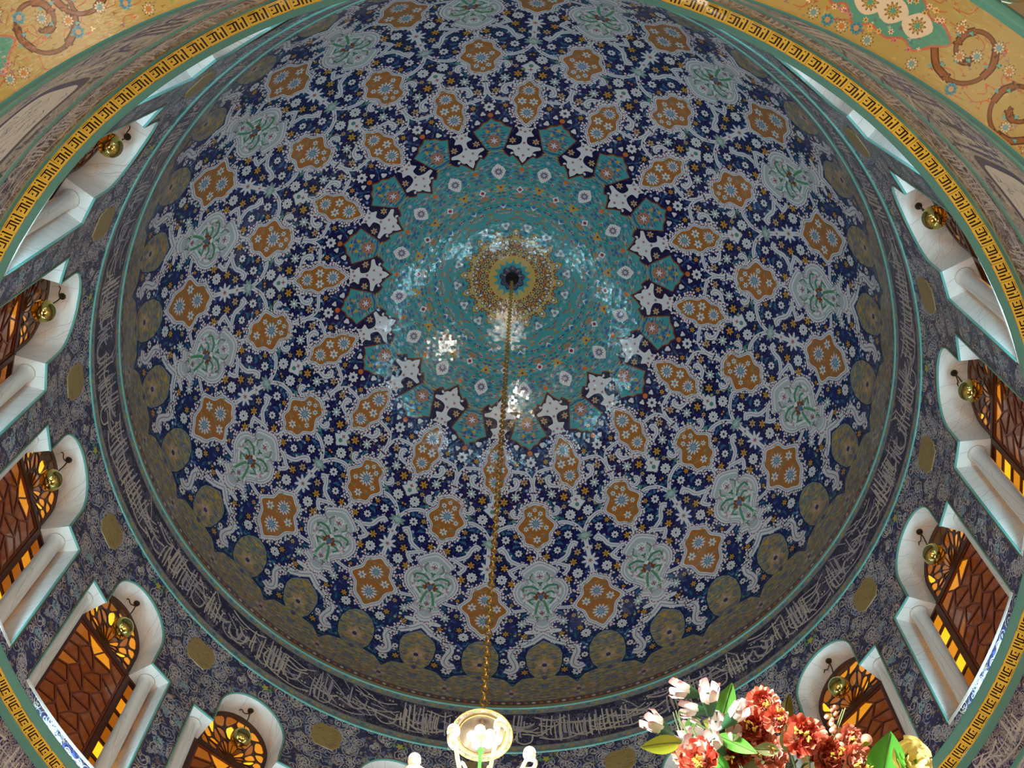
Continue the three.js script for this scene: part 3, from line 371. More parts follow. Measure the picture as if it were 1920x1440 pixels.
// ------------------------------------------------------------------ rings, inscription band, drum
const ring = (r, h, t) => { const g = new THREE.TorusGeometry(r * U, t * U, 8, 256); g.rotateX(Math.PI / 2); g.translate(0, Y(h), 0); return g; };
struct('trim_1', ring(3.575, 11.02, 0.0135), MAT.teal, 'turquoise tile bead at the foot of the dome');
struct('trim_2', ring(3.622, 10.35, 0.0145), MAT.teal, 'turquoise tile bead under the inscription band');
struct('wall_inscription', revolve([[3.575, 11.02, 1], [3.6, 10.69, 0.5], [3.622, 10.35, 0]], 256, 90), MAT.insc, 'ring of cream script on dark blue tiles');
const WIN = { jamb: 0.572, arch: 0.345, sill: 7.955, imp: 9.448, spring: 9.72, apex: 10.085, wall: 3.675, glass: 3.935, back: 3.96 };
const archTop = (x) => { const q = Math.abs(x); if (q >= WIN.jamb) return WIN.sill; if (q > WIN.arch) return WIN.imp; return WIN.spring + (WIN.apex - WIN.spring) * Math.sqrt(Math.max(0, 1 - (q / WIN.arch) ** 2)); };
const wallR = (h) => WIN.wall + (3.622 - WIN.wall) * Math.max(0, Math.min(1, (h - 9.9) / 0.45));
{ // the drum wall with its sixteen openings
  const TOP = 10.35, BOT = 7.787, half = SEC / 2, pos = [], uv = [], idx = [];
  const lat = (a) => WIN.wall * Math.sin(a * RAD); // lateral offset from the middle of a window
  const aj = Math.asin(WIN.jamb / WIN.wall) / RAD, aa = Math.asin(WIN.arch / WIN.wall) / RAD;
  const cols = []; for (let i = 0; i <= 28; i++) cols.push(-aa + 2 * aa * (1 - Math.cos(Math.PI * i / 28)) / 2);
  for (const s of [-1, 1]) { for (let i = 1; i <= 4; i++) cols.push(s * (aa + (aj - aa) * i / 4)); for (let i = 1; i <= 3; i++) cols.push(s * (aj + (half - aj) * i / 3)); }
  cols.sort((a, b) => a - b);
  const put = (wi, a, h) => { const az = PHI0 + half + wi * SEC + a, p = polar(wallR(h) * U, az, Y(h)); pos.push(p.x, p.y, p.z); uv.push((az - PHI0) / SEC + 0.5, (h - 7.77) / (10.36 - 7.77)); return pos.length / 3 - 1; };
  const strip = (wi, a, b, h0a, h0b, h1a, h1b, n) => { for (let k = 0; k < n; k++) { const f = k / n, e = (k + 1) / n, m = (x, y, t) => x + (y - x) * t; const p = put(wi, a, m(h0a, h1a, f)), q = put(wi, b, m(h0b, h1b, f)), r = put(wi, a, m(h0a, h1a, e)), s = put(wi, b, m(h0b, h1b, e)); idx.push(p, q, r, q, s, r); } };
  for (let w = 0; w < 16; w++) for (let i = 0; i < cols.length - 1; i++) {
    const a = cols[i], b = cols[i + 1], m = (a + b) / 2;
    if (Math.abs(m) > aj) { strip(w, a, b, BOT, BOT, TOP, TOP, 6); continue; }
    strip(w, a, b, BOT, BOT, WIN.sill, WIN.sill, 1);
    const inArch = Math.abs(m) < aa, ta = inArch ? archTop(Math.min(Math.abs(lat(a)), WIN.arch - 1e-6)) : WIN.imp, tb = inArch ? archTop(Math.min(Math.abs(lat(b)), WIN.arch - 1e-6)) : WIN.imp;
    strip(w, a, b, ta, tb, TOP, TOP, 4);
  }
  let g = new THREE.BufferGeometry(); g.setAttribute('position', new THREE.Float32BufferAttribute(pos, 3)); g.setAttribute('uv', new THREE.Float32BufferAttribute(uv, 2)); g.setIndex(idx); g = mergeVertices(g, 1e-5); g.computeVertexNormals();
  const drum = struct('wall_drum', g, MAT.drum, 'round drum wall of blue and cream scrollwork tiles between the windows');
  // gold cartouches between the windows
  const oct = [[-0.15, 0.07], [-0.085, 0.14], [0.085, 0.14], [0.15, 0.07], [0.15, -0.07], [0.085, -0.14], [-0.085, -0.14], [-0.15, -0.07]];
  const ochreTex = (() => { const c = C(256, 160), q = c.getContext('2d'); seed = 5; q.fillStyle = '#8f7746'; q.fillRect(0, 0, 256, 160); q.strokeStyle = '#5c4420'; for (let i = 0; i < 26; i++) { q.lineWidth = rnd(1, 2.6); q.beginPath(); const x = rnd(20, 200), y = rnd(20, 140); q.moveTo(x, y); q.quadraticCurveTo(x + rnd(10, 30), y + rnd(-18, 18), x + rnd(20, 60), y + rnd(-8, 8)); q.stroke(); } return tex(c); })();
  const ochreMat = phy({ map: ochreTex, roughness: 0.3 });
  for (let w = 0; w < 16; w++) {
    const p = [], t = [], ix = []; const az = PHI0 + w * SEC, P2 = (x, y, up) => { const h = 10.065 + y, v = polar(wallR(h) * U - up, az + x / WIN.wall / RAD, Y(h)); p.push(v.x, v.y, v.z); t.push(0.5 + x / 0.34, 0.5 + y / 0.3); };
    P2(0, 0, 0.007); for (const [x, y] of oct) P2(x, y, 0.007); for (const [x, y] of oct) P2(x * 1.03, y * 1.03, -0.01);
    for (let i = 0; i < 8; i++) { const a = 1 + i, b = 1 + (i + 1) % 8; ix.push(0, a, b, a, a + 8, b, b, a + 8, b + 8); }
    const q = new THREE.BufferGeometry(); q.setAttribute('position', new THREE.Float32BufferAttribute(p, 3)); q.setAttribute('uv', new THREE.Float32BufferAttribute(t, 2)); q.setIndex(ix); const qq = q.toNonIndexed(); qq.computeVertexNormals(); part('gold_cartouche', qq, ochreMat, drum);
  }
}
// ------------------------------------------------------------------ cornice
struct('trim_3', revolve([[3.678, 7.815, 0], [3.676, 7.79, 0.2], [3.656, 7.79, 0.35], [3.656, 7.817, 0.5], [3.651, 7.819, 0.6], [3.649, 7.805, 0.7], [3.69, 7.755, 1]].map(([r, h, v]) => [r, h, v]), 256), MAT.teal, 'turquoise tile lip of the cornice above the gold band');
{
  const N = 170, gold = new THREE.Group(); gold.name = 'trim_4'; gold.userData = { kind: 'structure', label: 'gold tile band of dark square script round the cornice' }; scene.add(gold);
  const variants = []; seed = 23;
  for (let k = 0; k < 6; k++) {
    const t1 = rnd(-0.0035, 0.0035), t2 = rnd(-0.0035, 0.0035), w = 360 / N, rows = [[3.69, 7.755], [3.715, 7.738], [3.745, 7.725], [3.77, 7.716]];
    const pos = [], uv = [], idx = []; rows.forEach(([r, h], j) => { for (let i = 0; i <= 2; i++) { const p = polar(r * U, w * (i / 2) * 0.985, Y(h) - 0.004 + t1 * (i - 1) + t2 * (j - 1.5)); pos.push(p.x, p.y, p.z); uv.push(i / 2, j / 3); } });
    for (let j = 0; j < 3; j++) for (let i = 0; i < 2; i++) { const a = j * 3 + i; idx.push(a, a + 3, a + 1, a + 1, a + 3, a + 4); }
    const g = new THREE.BufferGeometry(); g.setAttribute('position', new THREE.Float32BufferAttribute(pos, 3)); g.setAttribute('uv', new THREE.Float32BufferAttribute(uv, 2)); g.setIndex(idx); g.computeVertexNormals(); variants.push(g);
  }
  for (let i = 0; i < N; i++) { const m = part('gold_tile', pick(variants), MAT.gold, gold); m.rotation.y = (PHI0 + i * 360 / N) * RAD; }
  part('bed', revolve([[3.688, 7.757, 0], [3.745, 7.73, 0.5], [3.772, 7.72, 1]], 256), MAT.brownLine, gold);
}
struct('trim_5', revolve([[3.77, 7.716, 1], [3.782, 7.70, 0.7], [3.785, 7.625, 0]], 256), MAT.teal, 'turquoise tile strip under the gold band');
struct('wall_script', revolve([[3.785, 7.625, 1], [3.832, 7.30, 0]], 256, 45), MAT.band1, 'narrow ring of cream script under the gold cornice');
struct('trim_6', revolve([[3.832, 7.305, 1], [3.824, 7.30, 0.8], [3.826, 7.262, 0.2], [3.836, 7.255, 0]], 256), MAT.teal, 'thin turquoise line between the two script rings');
struct('wall_upper', revolve([[3.836, 7.26, 1], [3.856, 6.6, 0.5], [3.86, 5.99, 0]], 256, 45, PHI0 - 22.5), MAT.band2, 'broad ring of bold blue script with pale panels');
struct('trim_7', revolve([[3.86, 5.99, 1], [3.85, 5.985, 0.9], [3.852, 5.9, 0.7], [3.86, 5.895, 0.6]], 256), MAT.teal, 'turquoise tile border above the buff soffit');
struct('wall_border', revolve([[3.86, 5.9, 1], [3.86, 5.76, 0]], 256), phy({ color: '#8fa39a', roughness: 0.25, normalMap: cells, normalScale: new THREE.Vector2(0.5, 0.5) }), 'pale grey-green tile line between two turquoise borders');
struct('trim_8', revolve([[3.86, 5.77, 1], [3.848, 5.765, 0.9], [3.85, 5.68, 0.2], [3.862, 5.655, 0]], 256), MAT.tealD, 'dark turquoise edge where the wall meets the buff soffit');
{
  const rows = [[3.86, 5.66, 1], [3.98, 5.66, 0.68], [4.1, 5.66, 0.36], [4.235, 5.66, 0]];
  const gs = [0, 90, 180, 270].map((f) => revolve(rows, 32, 45, 0, false, f, f + 45)), gl = [45, 135, 225, 315].map((f) => revolve(rows, 32, 45, 0, false, f, f + 45));
  struct('ceiling_soffit', mergeGeometries(gs), MAT.soffitR, 'buff tile soffit with spiral vines and a turquoise cartouche');
  struct('ceiling_soffit_001', mergeGeometries(gl), MAT.soffitL, 'buff tile soffit with brown spiral vines and white flowers');
}
struct('trim_9', revolve([[4.235, 5.66, 1], [4.245, 5.645, 0.8], [4.285, 5.645, 0.2], [4.295, 5.66, 0]], 256), MAT.tealD, 'turquoise outer edge of the buff soffit');
{ // mirror-work vault round the soffit, cut in facets
  const pos = [], N = 150, R = [[4.295, 5.66], [4.36, 5.58], [4.45, 5.6], [4.56, 5.45], [4.72, 5.42], [4.86, 5.2], [5.1, 5.12], [5.3, 4.8], [5.6, 4.6], [5.9, 4.2]]; seed = 3;
  const gridp = R.map(([r, h], j) => Array.from({ length: N }, (_, i) => polar((r + (j ? rnd(-0.03, 0.03) : 0)) * U, (i + (j % 2) / 2 + (j ? rnd(-0.2, 0.2) : 0)) * 360 / N, Y(h + (j ? rnd(-0.05, 0.05) : 0)))));
  for (let j = 0; j < R.length - 1; j++) for (let i = 0; i < N; i++) { const a = gridp[j][i], b = gridp[j][(i + 1) % N], c = gridp[j + 1][i], d = gridp[j + 1][(i + 1) % N]; for (const p of [a, c, b, b, c, d]) pos.push(p.x, p.y, p.z); }
  const g = new THREE.BufferGeometry(); g.setAttribute('position', new THREE.Float32BufferAttribute(pos, 3)); g.computeVertexNormals();
  const m = struct('wall_mirror', g, MAT.mirror, 'faceted mirror-work vault beyond the buff soffit');
}
struct('wall_lower', revolve([[5.9, 4.25, 1], [5.9, -1, 0]], 96), MAT.plaster, 'plain wall of the hall below');
{ const g = new THREE.CylinderGeometry(6.2 * U, 6.2 * U, 0.1, 96); g.translate(0, -0.05, 0); struct('floor', g, MAT.carpet, 'carpeted floor of the hall'); }
{ // outer shell, so that daylight comes only through the windows
  const sh = revolve(flip([[0.01, 15.1, 0], [1.6, 14.9, 0], [3.0, 13.9, 0], [3.95, 12.2, 0], [4.15, 10.9, 0], [4.15, 10.3, 0]]), 96);
  struct('roof', sh, MAT.plaster, 'outer shell of the dome');
  struct('roof_001', revolve(flip([[4.15, 7.6, 0], [4.15, 7.4, 0], [6.2, 7.0, 0], [6.2, -1, 0]]), 96), MAT.plaster, 'outer wall of the hall');
}
// ------------------------------------------------------------------ windows
const glassMat = (r, g, b, rough = 0.05) => phy({ color: lin(Math.sqrt(r), Math.sqrt(g), Math.sqrt(b)), transmission: 1, thickness: 0, roughness: rough, ior: 1.5 });
const PANES = { bright: glassMat(0.62, 0.27, 0.008), amber: glassMat(0.3, 0.105, 0.004), mid: glassMat(0.12, 0.031, 0.0015), deep: glassMat(0.05, 0.0105, 0.0008), dark: glassMat(0.045, 0.008, 0.001) };  // how much daylight shows through is put into these glass colours
const winParts = []; // [name, geometry, material, parent part or null] shared by the sixteen windows
{
  const R = WIN.wall, J = WIN.jamb, A = WIN.arch, zf = (x) => Math.sqrt(R * R - x * x) - R, zb = WIN.back - R, hy = (h) => h - WIN.sill;
  const arc = []; for (let i = 0; i <= 28; i++) { const t = Math.PI * (1 - i / 28); arc.push([A * Math.cos(t), WIN.spring + (WIN.apex - WIN.spring) * Math.sin(t)]); }
  const outline = [[-J, WIN.sill], [-J, WIN.imp], [-A, WIN.imp], ...arc, [A, WIN.imp], [J, WIN.imp], [J, WIN.sill]];
  function strip(rows, uvs, soft) { // rows: list of cross lines, each a list of [x, h, z] in units
    const pos = [], uv = [], idx = [], n = rows[0].length; rows.forEach((row, j) => row.forEach(([x, h, z], i) => { pos.push(x * U, hy(h) * U, z * U); uv.push(...(uvs ? uvs(j, i, x, h, z) : [0, 0])); }));
    for (let j = 0; j < rows.length - 1; j++) for (let i = 0; i < n - 1; i++) { const a = j * n + i, b = a + 1, c = a + n, d = c + 1; idx.push(a, b, c, b, d, c); }
    let g = new THREE.BufferGeometry(); g.setAttribute('position', new THREE.Float32BufferAttribute(pos, 3)); g.setAttribute('uv', new THREE.Float32BufferAttribute(uv, 2)); g.setIndex(idx); if (!soft) g = g.toNonIndexed(); g.computeVertexNormals(); return g;
  }
  const reveal = (pts, soft) => { let l = 0; const ls = pts.map((p, i) => (l += i ? Math.hypot(p[0] - pts[i - 1][0], p[1] - pts[i - 1][1]) : 0)); return strip(pts.map(([x, h]) => [0, 0.33, 0.66, 1].map((f) => [x, h, zf(x) + (zb - zf(x)) * f])), (j, i) => [ls[j] * U * 0.8, i * 0.12 + 0.3], soft); };
  winParts.push(['jamb', reveal([[-J, WIN.sill], [-J, WIN.imp]]), MAT.marble], ['jamb', reveal([[J, WIN.imp], [J, WIN.sill]]), MAT.marble]);
  winParts.push(['impost', reveal([[-J, WIN.imp], [-(J + A) / 2, WIN.imp], [-A, WIN.imp]]), MAT.marble], ['impost', reveal([[A, WIN.imp], [(J + A) / 2, WIN.imp], [J, WIN.imp]]), MAT.marble]);
  winParts.push(['arch_soffit', reveal([[-A, WIN.imp], [-A, WIN.spring - 0.1], ...arc, [A, WIN.spring - 0.1], [A, WIN.imp]], true), MAT.marble]);
  { const rows = []; for (let i = 0; i <= 10; i++) { const x = -J + 2 * J * i / 10, f = zf(x) - 0.001; rows.push([[x, WIN.sill - 0.022, f + 0.016], [x, WIN.sill - 0.022, f], [x, WIN.sill + 0.012, f], [x, WIN.sill + 0.014, zb]]); } winParts.push(['sill', strip(rows, (j, i) => [j * 0.17, i * 0.2]), MAT.marble]); }
  // turquoise edging and the thin gilt line round the opening
  const off = (d) => outline.map((p, i) => { const a = outline[Math.max(0, i - 1)], b = outline[Math.min(outline.length - 1, i + 1)]; const e0 = [p[0] - a[0], p[1] - a[1]], e1 = [b[0] - p[0], b[1] - p[1]]; const n = (e) => { const l = Math.hypot(...e) || 1; return [-e[1] / l, e[0] / l]; }; let n0 = n(e0), n1 = n(e1); if (!i) n0 = n1; if (i === outline.length - 1) n1 = n0; const m = [n0[0] + n1[0], n0[1] + n1[1]], l2 = (m[0] * m[0] + m[1] * m[1]) / 2 || 1; return [p[0] + m[0] / l2 * d, p[1] + m[1] / l2 * d]; });
  const o0 = off(0.006), o1 = outline, o2 = off(-0.005), g0 = off(0.012), g1 = off(0.019);
  winParts.push(['teal_edge', strip(o1.map((p, i) => [[o0[i][0], o0[i][1], zf(p[0]) - 0.001], [o0[i][0], o0[i][1], zf(p[0]) - 0.007], [o2[i][0], o2[i][1], zf(p[0]) - 0.006], [o2[i][0], o2[i][1], zf(p[0]) + 0.012]])), MAT.teal]);
  winParts.push(['gilt_line', strip(o1.map((p, i) => [[g1[i][0], g1[i][1], zf(g1[i][0]) + 0.001], [g1[i][0], g1[i][1], zf(g1[i][0]) - 0.004], [g0[i][0], g0[i][1], zf(g0[i][0]) - 0.004], [g0[i][0], g0[i][1], zf(g0[i][0]) + 0.001]])), MAT.brownLine]);
  // columns
  for (const s of [-1, 1]) {
    const H = WIN.imp - WIN.sill - 0.014, prof = [[0.001, 0], [0.082, 0], [0.082, 0.03], [0.07, 0.045], [0.066, 0.06], [0.065, 0.5], [0.063, H - 0.06], [0.064, H - 0.035], [0.075, H - 0.012], [0.078, H], [0.001, H]].map(([r, h]) => new THREE.Vector2(r * U, h * U));
    const g = new THREE.LatheGeometry(prof, 28); g.translate(s * 0.468 * U, 0.014 * U, 0.135 * U); winParts.push(['column', g, MAT.marble]);
  }
  // glazing: carved wooden tracery with panes of amber glass
  const zg = WIN.glass - R, D = 0.016 * U;
  const bar = (x0, x1, h0, h1, d = 0.03) => { const g = new THREE.BoxGeometry((x1 - x0) * U, (h1 - h0) * U, d * U); g.translate((x0 + x1) / 2 * U, hy((h0 + h1) / 2) * U, (zg - 0.006) * U); return g; };
  const cellsArch = [], cellsLow = [], cellsSide = []; seed = 111;
  { // web of the arch
    const cx = 0, ch = WIN.imp + 0.03, NS = 11, fr = [0.1, 0.42, 0.72, 0.97], V = [];
    const reach = (t) => { const dx = Math.cos(t), dy = Math.sin(t); let k = 0; for (; k < 0.8; k += 0.002) { const x = cx + dx * k, h = ch + dy * k; if (Math.abs(x) > A - 0.02 || h > archTop(x) - 0.02) break; } return k; };
    fr.forEach((f, j) => { V.push([]); for (let i = 0; i <= NS; i++) { const t = Math.PI * (0.015 + 0.97 * (i + (j % 2 && i && i < NS ? 0.32 : 0)) / NS), k = reach(t) * f * (j && j < 3 ? 1 + (i % 2 ? 0.1 : -0.1) : 1); V[j].push([cx + Math.cos(t) * k, ch + Math.sin(t) * k]); } });
    for (let j = 0; j < 3; j++) for (let i = 0; i < NS; i++) cellsArch.push([V[j][i], V[j][i + 1], V[j + 1][i + 1], V[j + 1][i]]);
  }
  { // the lower light: leaning lozenges on a shared grid
    const x0 = -0.315, x1 = 0.315, h0 = WIN.sill + 0.06, h1 = WIN.imp - 0.035, NR = 10, NC = 4, dh = (h1 - h0) / NR, dw = (x1 - x0) / NC;
    const G = Array.from({ length: NR + 1 }, (_, r) => Array.from({ length: NC + 1 }, (_, c) => [x0 + c * dw + (c && c < NC ? ((r + c) % 2 ? 0.042 : -0.042) : 0), h0 + r * dh + (r && r < NR ? (c % 2 ? 0.03 : -0.03) : 0)]));
    for (let r = 0; r < NR; r++) for (let c = 0; c < NC; c++) cellsLow.push([G[r][c], G[r][c + 1], G[r + 1][c + 1], G[r + 1][c]]);
  }
  for (const s of [-1, 1]) { const h0 = WIN.sill + 0.06, dh = (WIN.imp - 0.03 - h0) / 7; for (let r = 0; r < 7; r++) cellsSide.push([[s * 0.385, h0 + r * dh], [s * 0.555, h0 + r * dh], [s * 0.555, h0 + (r + 1) * dh], [s * 0.385, h0 + (r + 1) * dh]]); }
  const P2 = ([x, h]) => new THREE.Vector2(x * U, hy(h) * U);
  const inset = (c, k, round) => { const mx = c.reduce((v, p) => v + p[0], 0) / c.length, mh = c.reduce((v, p) => v + p[1], 0) / c.length; let q = c.map(([x, h]) => [mx + (x - mx) * k, mh + (h - mh) * k]); if (round) { const n = q.length, o = []; for (let i = 0; i < n; i++) { const a = q[(i + n - 1) % n], b = q[i], d = q[(i + 1) % n]; o.push([b[0] + (a[0] - b[0]) * 0.28, b[1] + (a[1] - b[1]) * 0.28], [b[0] * 0.8 + (a[0] + d[0]) * 0.1, b[1] * 0.8 + (a[1] + d[1]) * 0.1], [b[0] + (d[0] - b[0]) * 0.28, b[1] + (d[1] - b[1]) * 0.28]); } q = o; } return THREE.ShapeUtils.isClockWise(q.map(P2)) ? q.reverse() : q; };
  const tracery = (outer, list, k, round) => { const s = new THREE.Shape(outer.map(P2)); for (const c of list) { const h = new THREE.Path(inset(c, k, round).reverse().map(P2)); s.holes.push(h); } const g = new THREE.ExtrudeGeometry(s, { depth: D, bevelEnabled: false, curveSegments: 4 }); g.translate(0, 0, zg * U - D / 2); return g; };
  const pane = (c, k, round, mat) => { const q = inset(c, k, round), m = q.reduce((v, p) => [v[0] + p[0] / q.length, v[1] + p[1] / q.length], [0, 0]); const g = new THREE.ExtrudeGeometry(new THREE.Shape(q.map(P2)), { depth: 0.006, bevelEnabled: false }); g.translate(0, 0, zg * U - 0.003); const tx = rnd(-0.025, 0.025), ty = rnd(-0.025, 0.025), p = g.attributes.position; for (let i = 0; i < p.count; i++) p.setZ(i, p.getZ(i) + (p.getX(i) - m[0] * U) * tx + (p.getY(i) - hy(m[1]) * U) * ty); g.computeVertexNormals(); return ['pane', g, mat]; };
  const archOut = [[A, WIN.imp], ...arc.slice().reverse(), [-A, WIN.imp]];
  winParts.push(['tracery', tracery(archOut, cellsArch, 0.89, true), MAT.wood], ['tracery', tracery([[-0.345, WIN.sill], [0.345, WIN.sill], [0.345, WIN.imp], [-0.345, WIN.imp]], cellsLow, 0.9, false), MAT.lattice]);
  winParts.push(['sidelight_frame', tracery([[-J, WIN.sill], [-0.345, WIN.sill], [-0.345, WIN.imp], [-J, WIN.imp]], cellsSide.slice(0, 7), 0.86, false), MAT.wood], ['sidelight_frame', tracery([[0.345, WIN.sill], [J, WIN.sill], [J, WIN.imp], [0.345, WIN.imp]], cellsSide.slice(7), 0.86, false), MAT.wood]);
  winParts.push(['transom', bar(-J, J, WIN.imp - 0.025, WIN.imp + 0.02), MAT.wood], ['mullion', bar(-0.375, -0.325, WIN.sill, WIN.imp - 0.02), MAT.wood], ['mullion', bar(0.325, 0.375, WIN.sill, WIN.imp - 0.02), MAT.wood]);
  cellsArch.forEach((c, i) => winParts.push(pane(c, 0.91, true, PANES[pick(i < 11 ? ['amber', 'mid', 'mid', 'deep'] : ['bright', 'amber', 'mid', 'mid', 'amber', 'mid', 'deep'])])));  // arch panes tinted brighter, standing in for the daylight through them
  cellsLow.forEach((c, i) => winParts.push(pane(c, 0.92, false, PANES[pick(i > 31 ? ['mid', 'deep', 'amber', 'deep', 'mid', 'deep'] : ['deep', 'dark', 'deep', 'mid', 'deep', 'deep'])])));  // lower panes tinted darker, standing in for the missing daylight
  cellsSide.forEach((c) => winParts.push(pane(c, 0.88, false, PANES[pick(['amber', 'bright', 'amber', 'mid'])])));
}
const winAz = (w) => PHI0 + SEC / 2 + w * SEC;
let window1 = null;
for (let w = 0; w < 16; w++) {
  let g;
  if (!window1) { g = window1 = new THREE.Group(); for (const [n, geo, mat] of winParts) part(n, geo, mat, g); } else g = window1.clone();
  g.name = 'window_' + (w + 1); g.userData = { kind: 'structure', label: 'white marble window niche with two columns and amber glass' };
  g.position.copy(polar(WIN.wall * U, winAz(w), Y(WIN.sill))); g.rotation.y = winAz(w) * RAD; scene.add(g);
}
// ------------------------------------------------------------------ globe lamps hanging in the niches
{
  const where = { 13: 'topmost niche on the left, under the gold band', 12: 'second niche from the top on the left', 11: 'third niche from the top on the left', 10: 'fourth niche down the left, its full window in view', 9: 'lowest niche on the left, cut by the bottom edge', 2: 'topmost niche on the right, under the gold band', 3: 'second niche from the top on the right', 4: 'third niche from the top on the right', 5: 'niche just above the flowers' };
  for (const w of [13, 12, 11, 10, 9, 2, 3, 4, 5]) {
    const t = thing('globe_lamp', 'gold glass globe in the ' + where[w], 'lamp', 'globe lamps in the window niches');
    const top = WIN.apex - 9.66; t.position.copy(polar(3.815 * U, winAz(w), Y(9.66))); t.rotation.y = winAz(w) * RAD;
    const s = new THREE.SphereGeometry(0.095 * U, 32, 24); part('globe', s, MAT.globe, t);
    part('neck', new THREE.LatheGeometry([[0.001, 0.13], [0.018, 0.13], [0.034, 0.1], [0.04, 0.088], [0.034, 0.08]].map(([r, y]) => new THREE.Vector2(r * U, y * U)), 20), MAT.darkBrass, t);
    const b = new THREE.SphereGeometry(0.014 * U, 12, 8); b.translate(0, -0.1 * U, 0); part('finial', b, MAT.brass, t);
    part('rod', new THREE.TubeGeometry(new THREE.CatmullRomCurve3([[0, 0.12, 0], [0.004, 0.2, 0], [-0.004, 0.3, 0], [0, top, 0]].map((v) => new THREE.Vector3(...v).multiplyScalar(U))), 16, 0.006 * U, 8), MAT.iron, t);
    const pl = new THREE.CylinderGeometry(0.03 * U, 0.022 * U, 0.02 * U, 16); pl.translate(0, (top - 0.012) * U, 0); part('ceiling_plate', pl, MAT.iron, t);
    part('hook', new THREE.TubeGeometry(new THREE.CatmullRomCurve3([[0, top - 0.05, 0], [0.05, top - 0.075, 0.01], [0.08, top - 0.04, 0.015], [0.1, top - 0.06, 0.02]].map((v) => new THREE.Vector3(...v).multiplyScalar(U))), 14, 0.005 * U, 6), MAT.iron, t);
  }
}
// ------------------------------------------------------------------ fluorescent tubes lying behind the lip of the cornice
for (let w = 0; w < 16; w++) {
  const t = thing('fluorescent_tube', 'cool white fluorescent tube lying behind the cornice lip under a window', 'lamp', 'tubes on the cornice');
  t.position.copy(polar(3.6645 * U, winAz(w), Y(7.7985))); t.rotation.y = winAz(w) * RAD;
  const L = 1.16, n = 12, rows = [];
  const bend = (x) => Math.sqrt((3.6645 * U) ** 2 - x * x) - 3.6645 * U;
  const curve = new THREE.CatmullRomCurve3(Array.from({ length: n + 1 }, (_, i) => { const x = -L / 2 + L * i / n; return new THREE.Vector3(x, 0, bend(x)); }));
  part('tube', new THREE.TubeGeometry(curve, 24, 0.011, 8), MAT.tube, t);
  for (const s of [-1, 1]) { const c = new THREE.CylinderGeometry(0.012, 0.012, 0.03, 10); c.rotateZ(Math.PI / 2); c.translate(s * (L / 2 + 0.012), 0, bend(L / 2)); part('end_cap', c, MAT.brass, t); }
  for (let k = 0; k < 2; k++) { const x = (k - 0.5) * L / 2, l = new THREE.RectAreaLight(lin(0.46, 0.85, 1), L_TUBE, L / 2 - 0.02, 0.02); l.name = 'tube'; l.position.set(x, 0.0125, bend(x)); l.rotation.x = Math.PI / 2; t.add(l); }
}
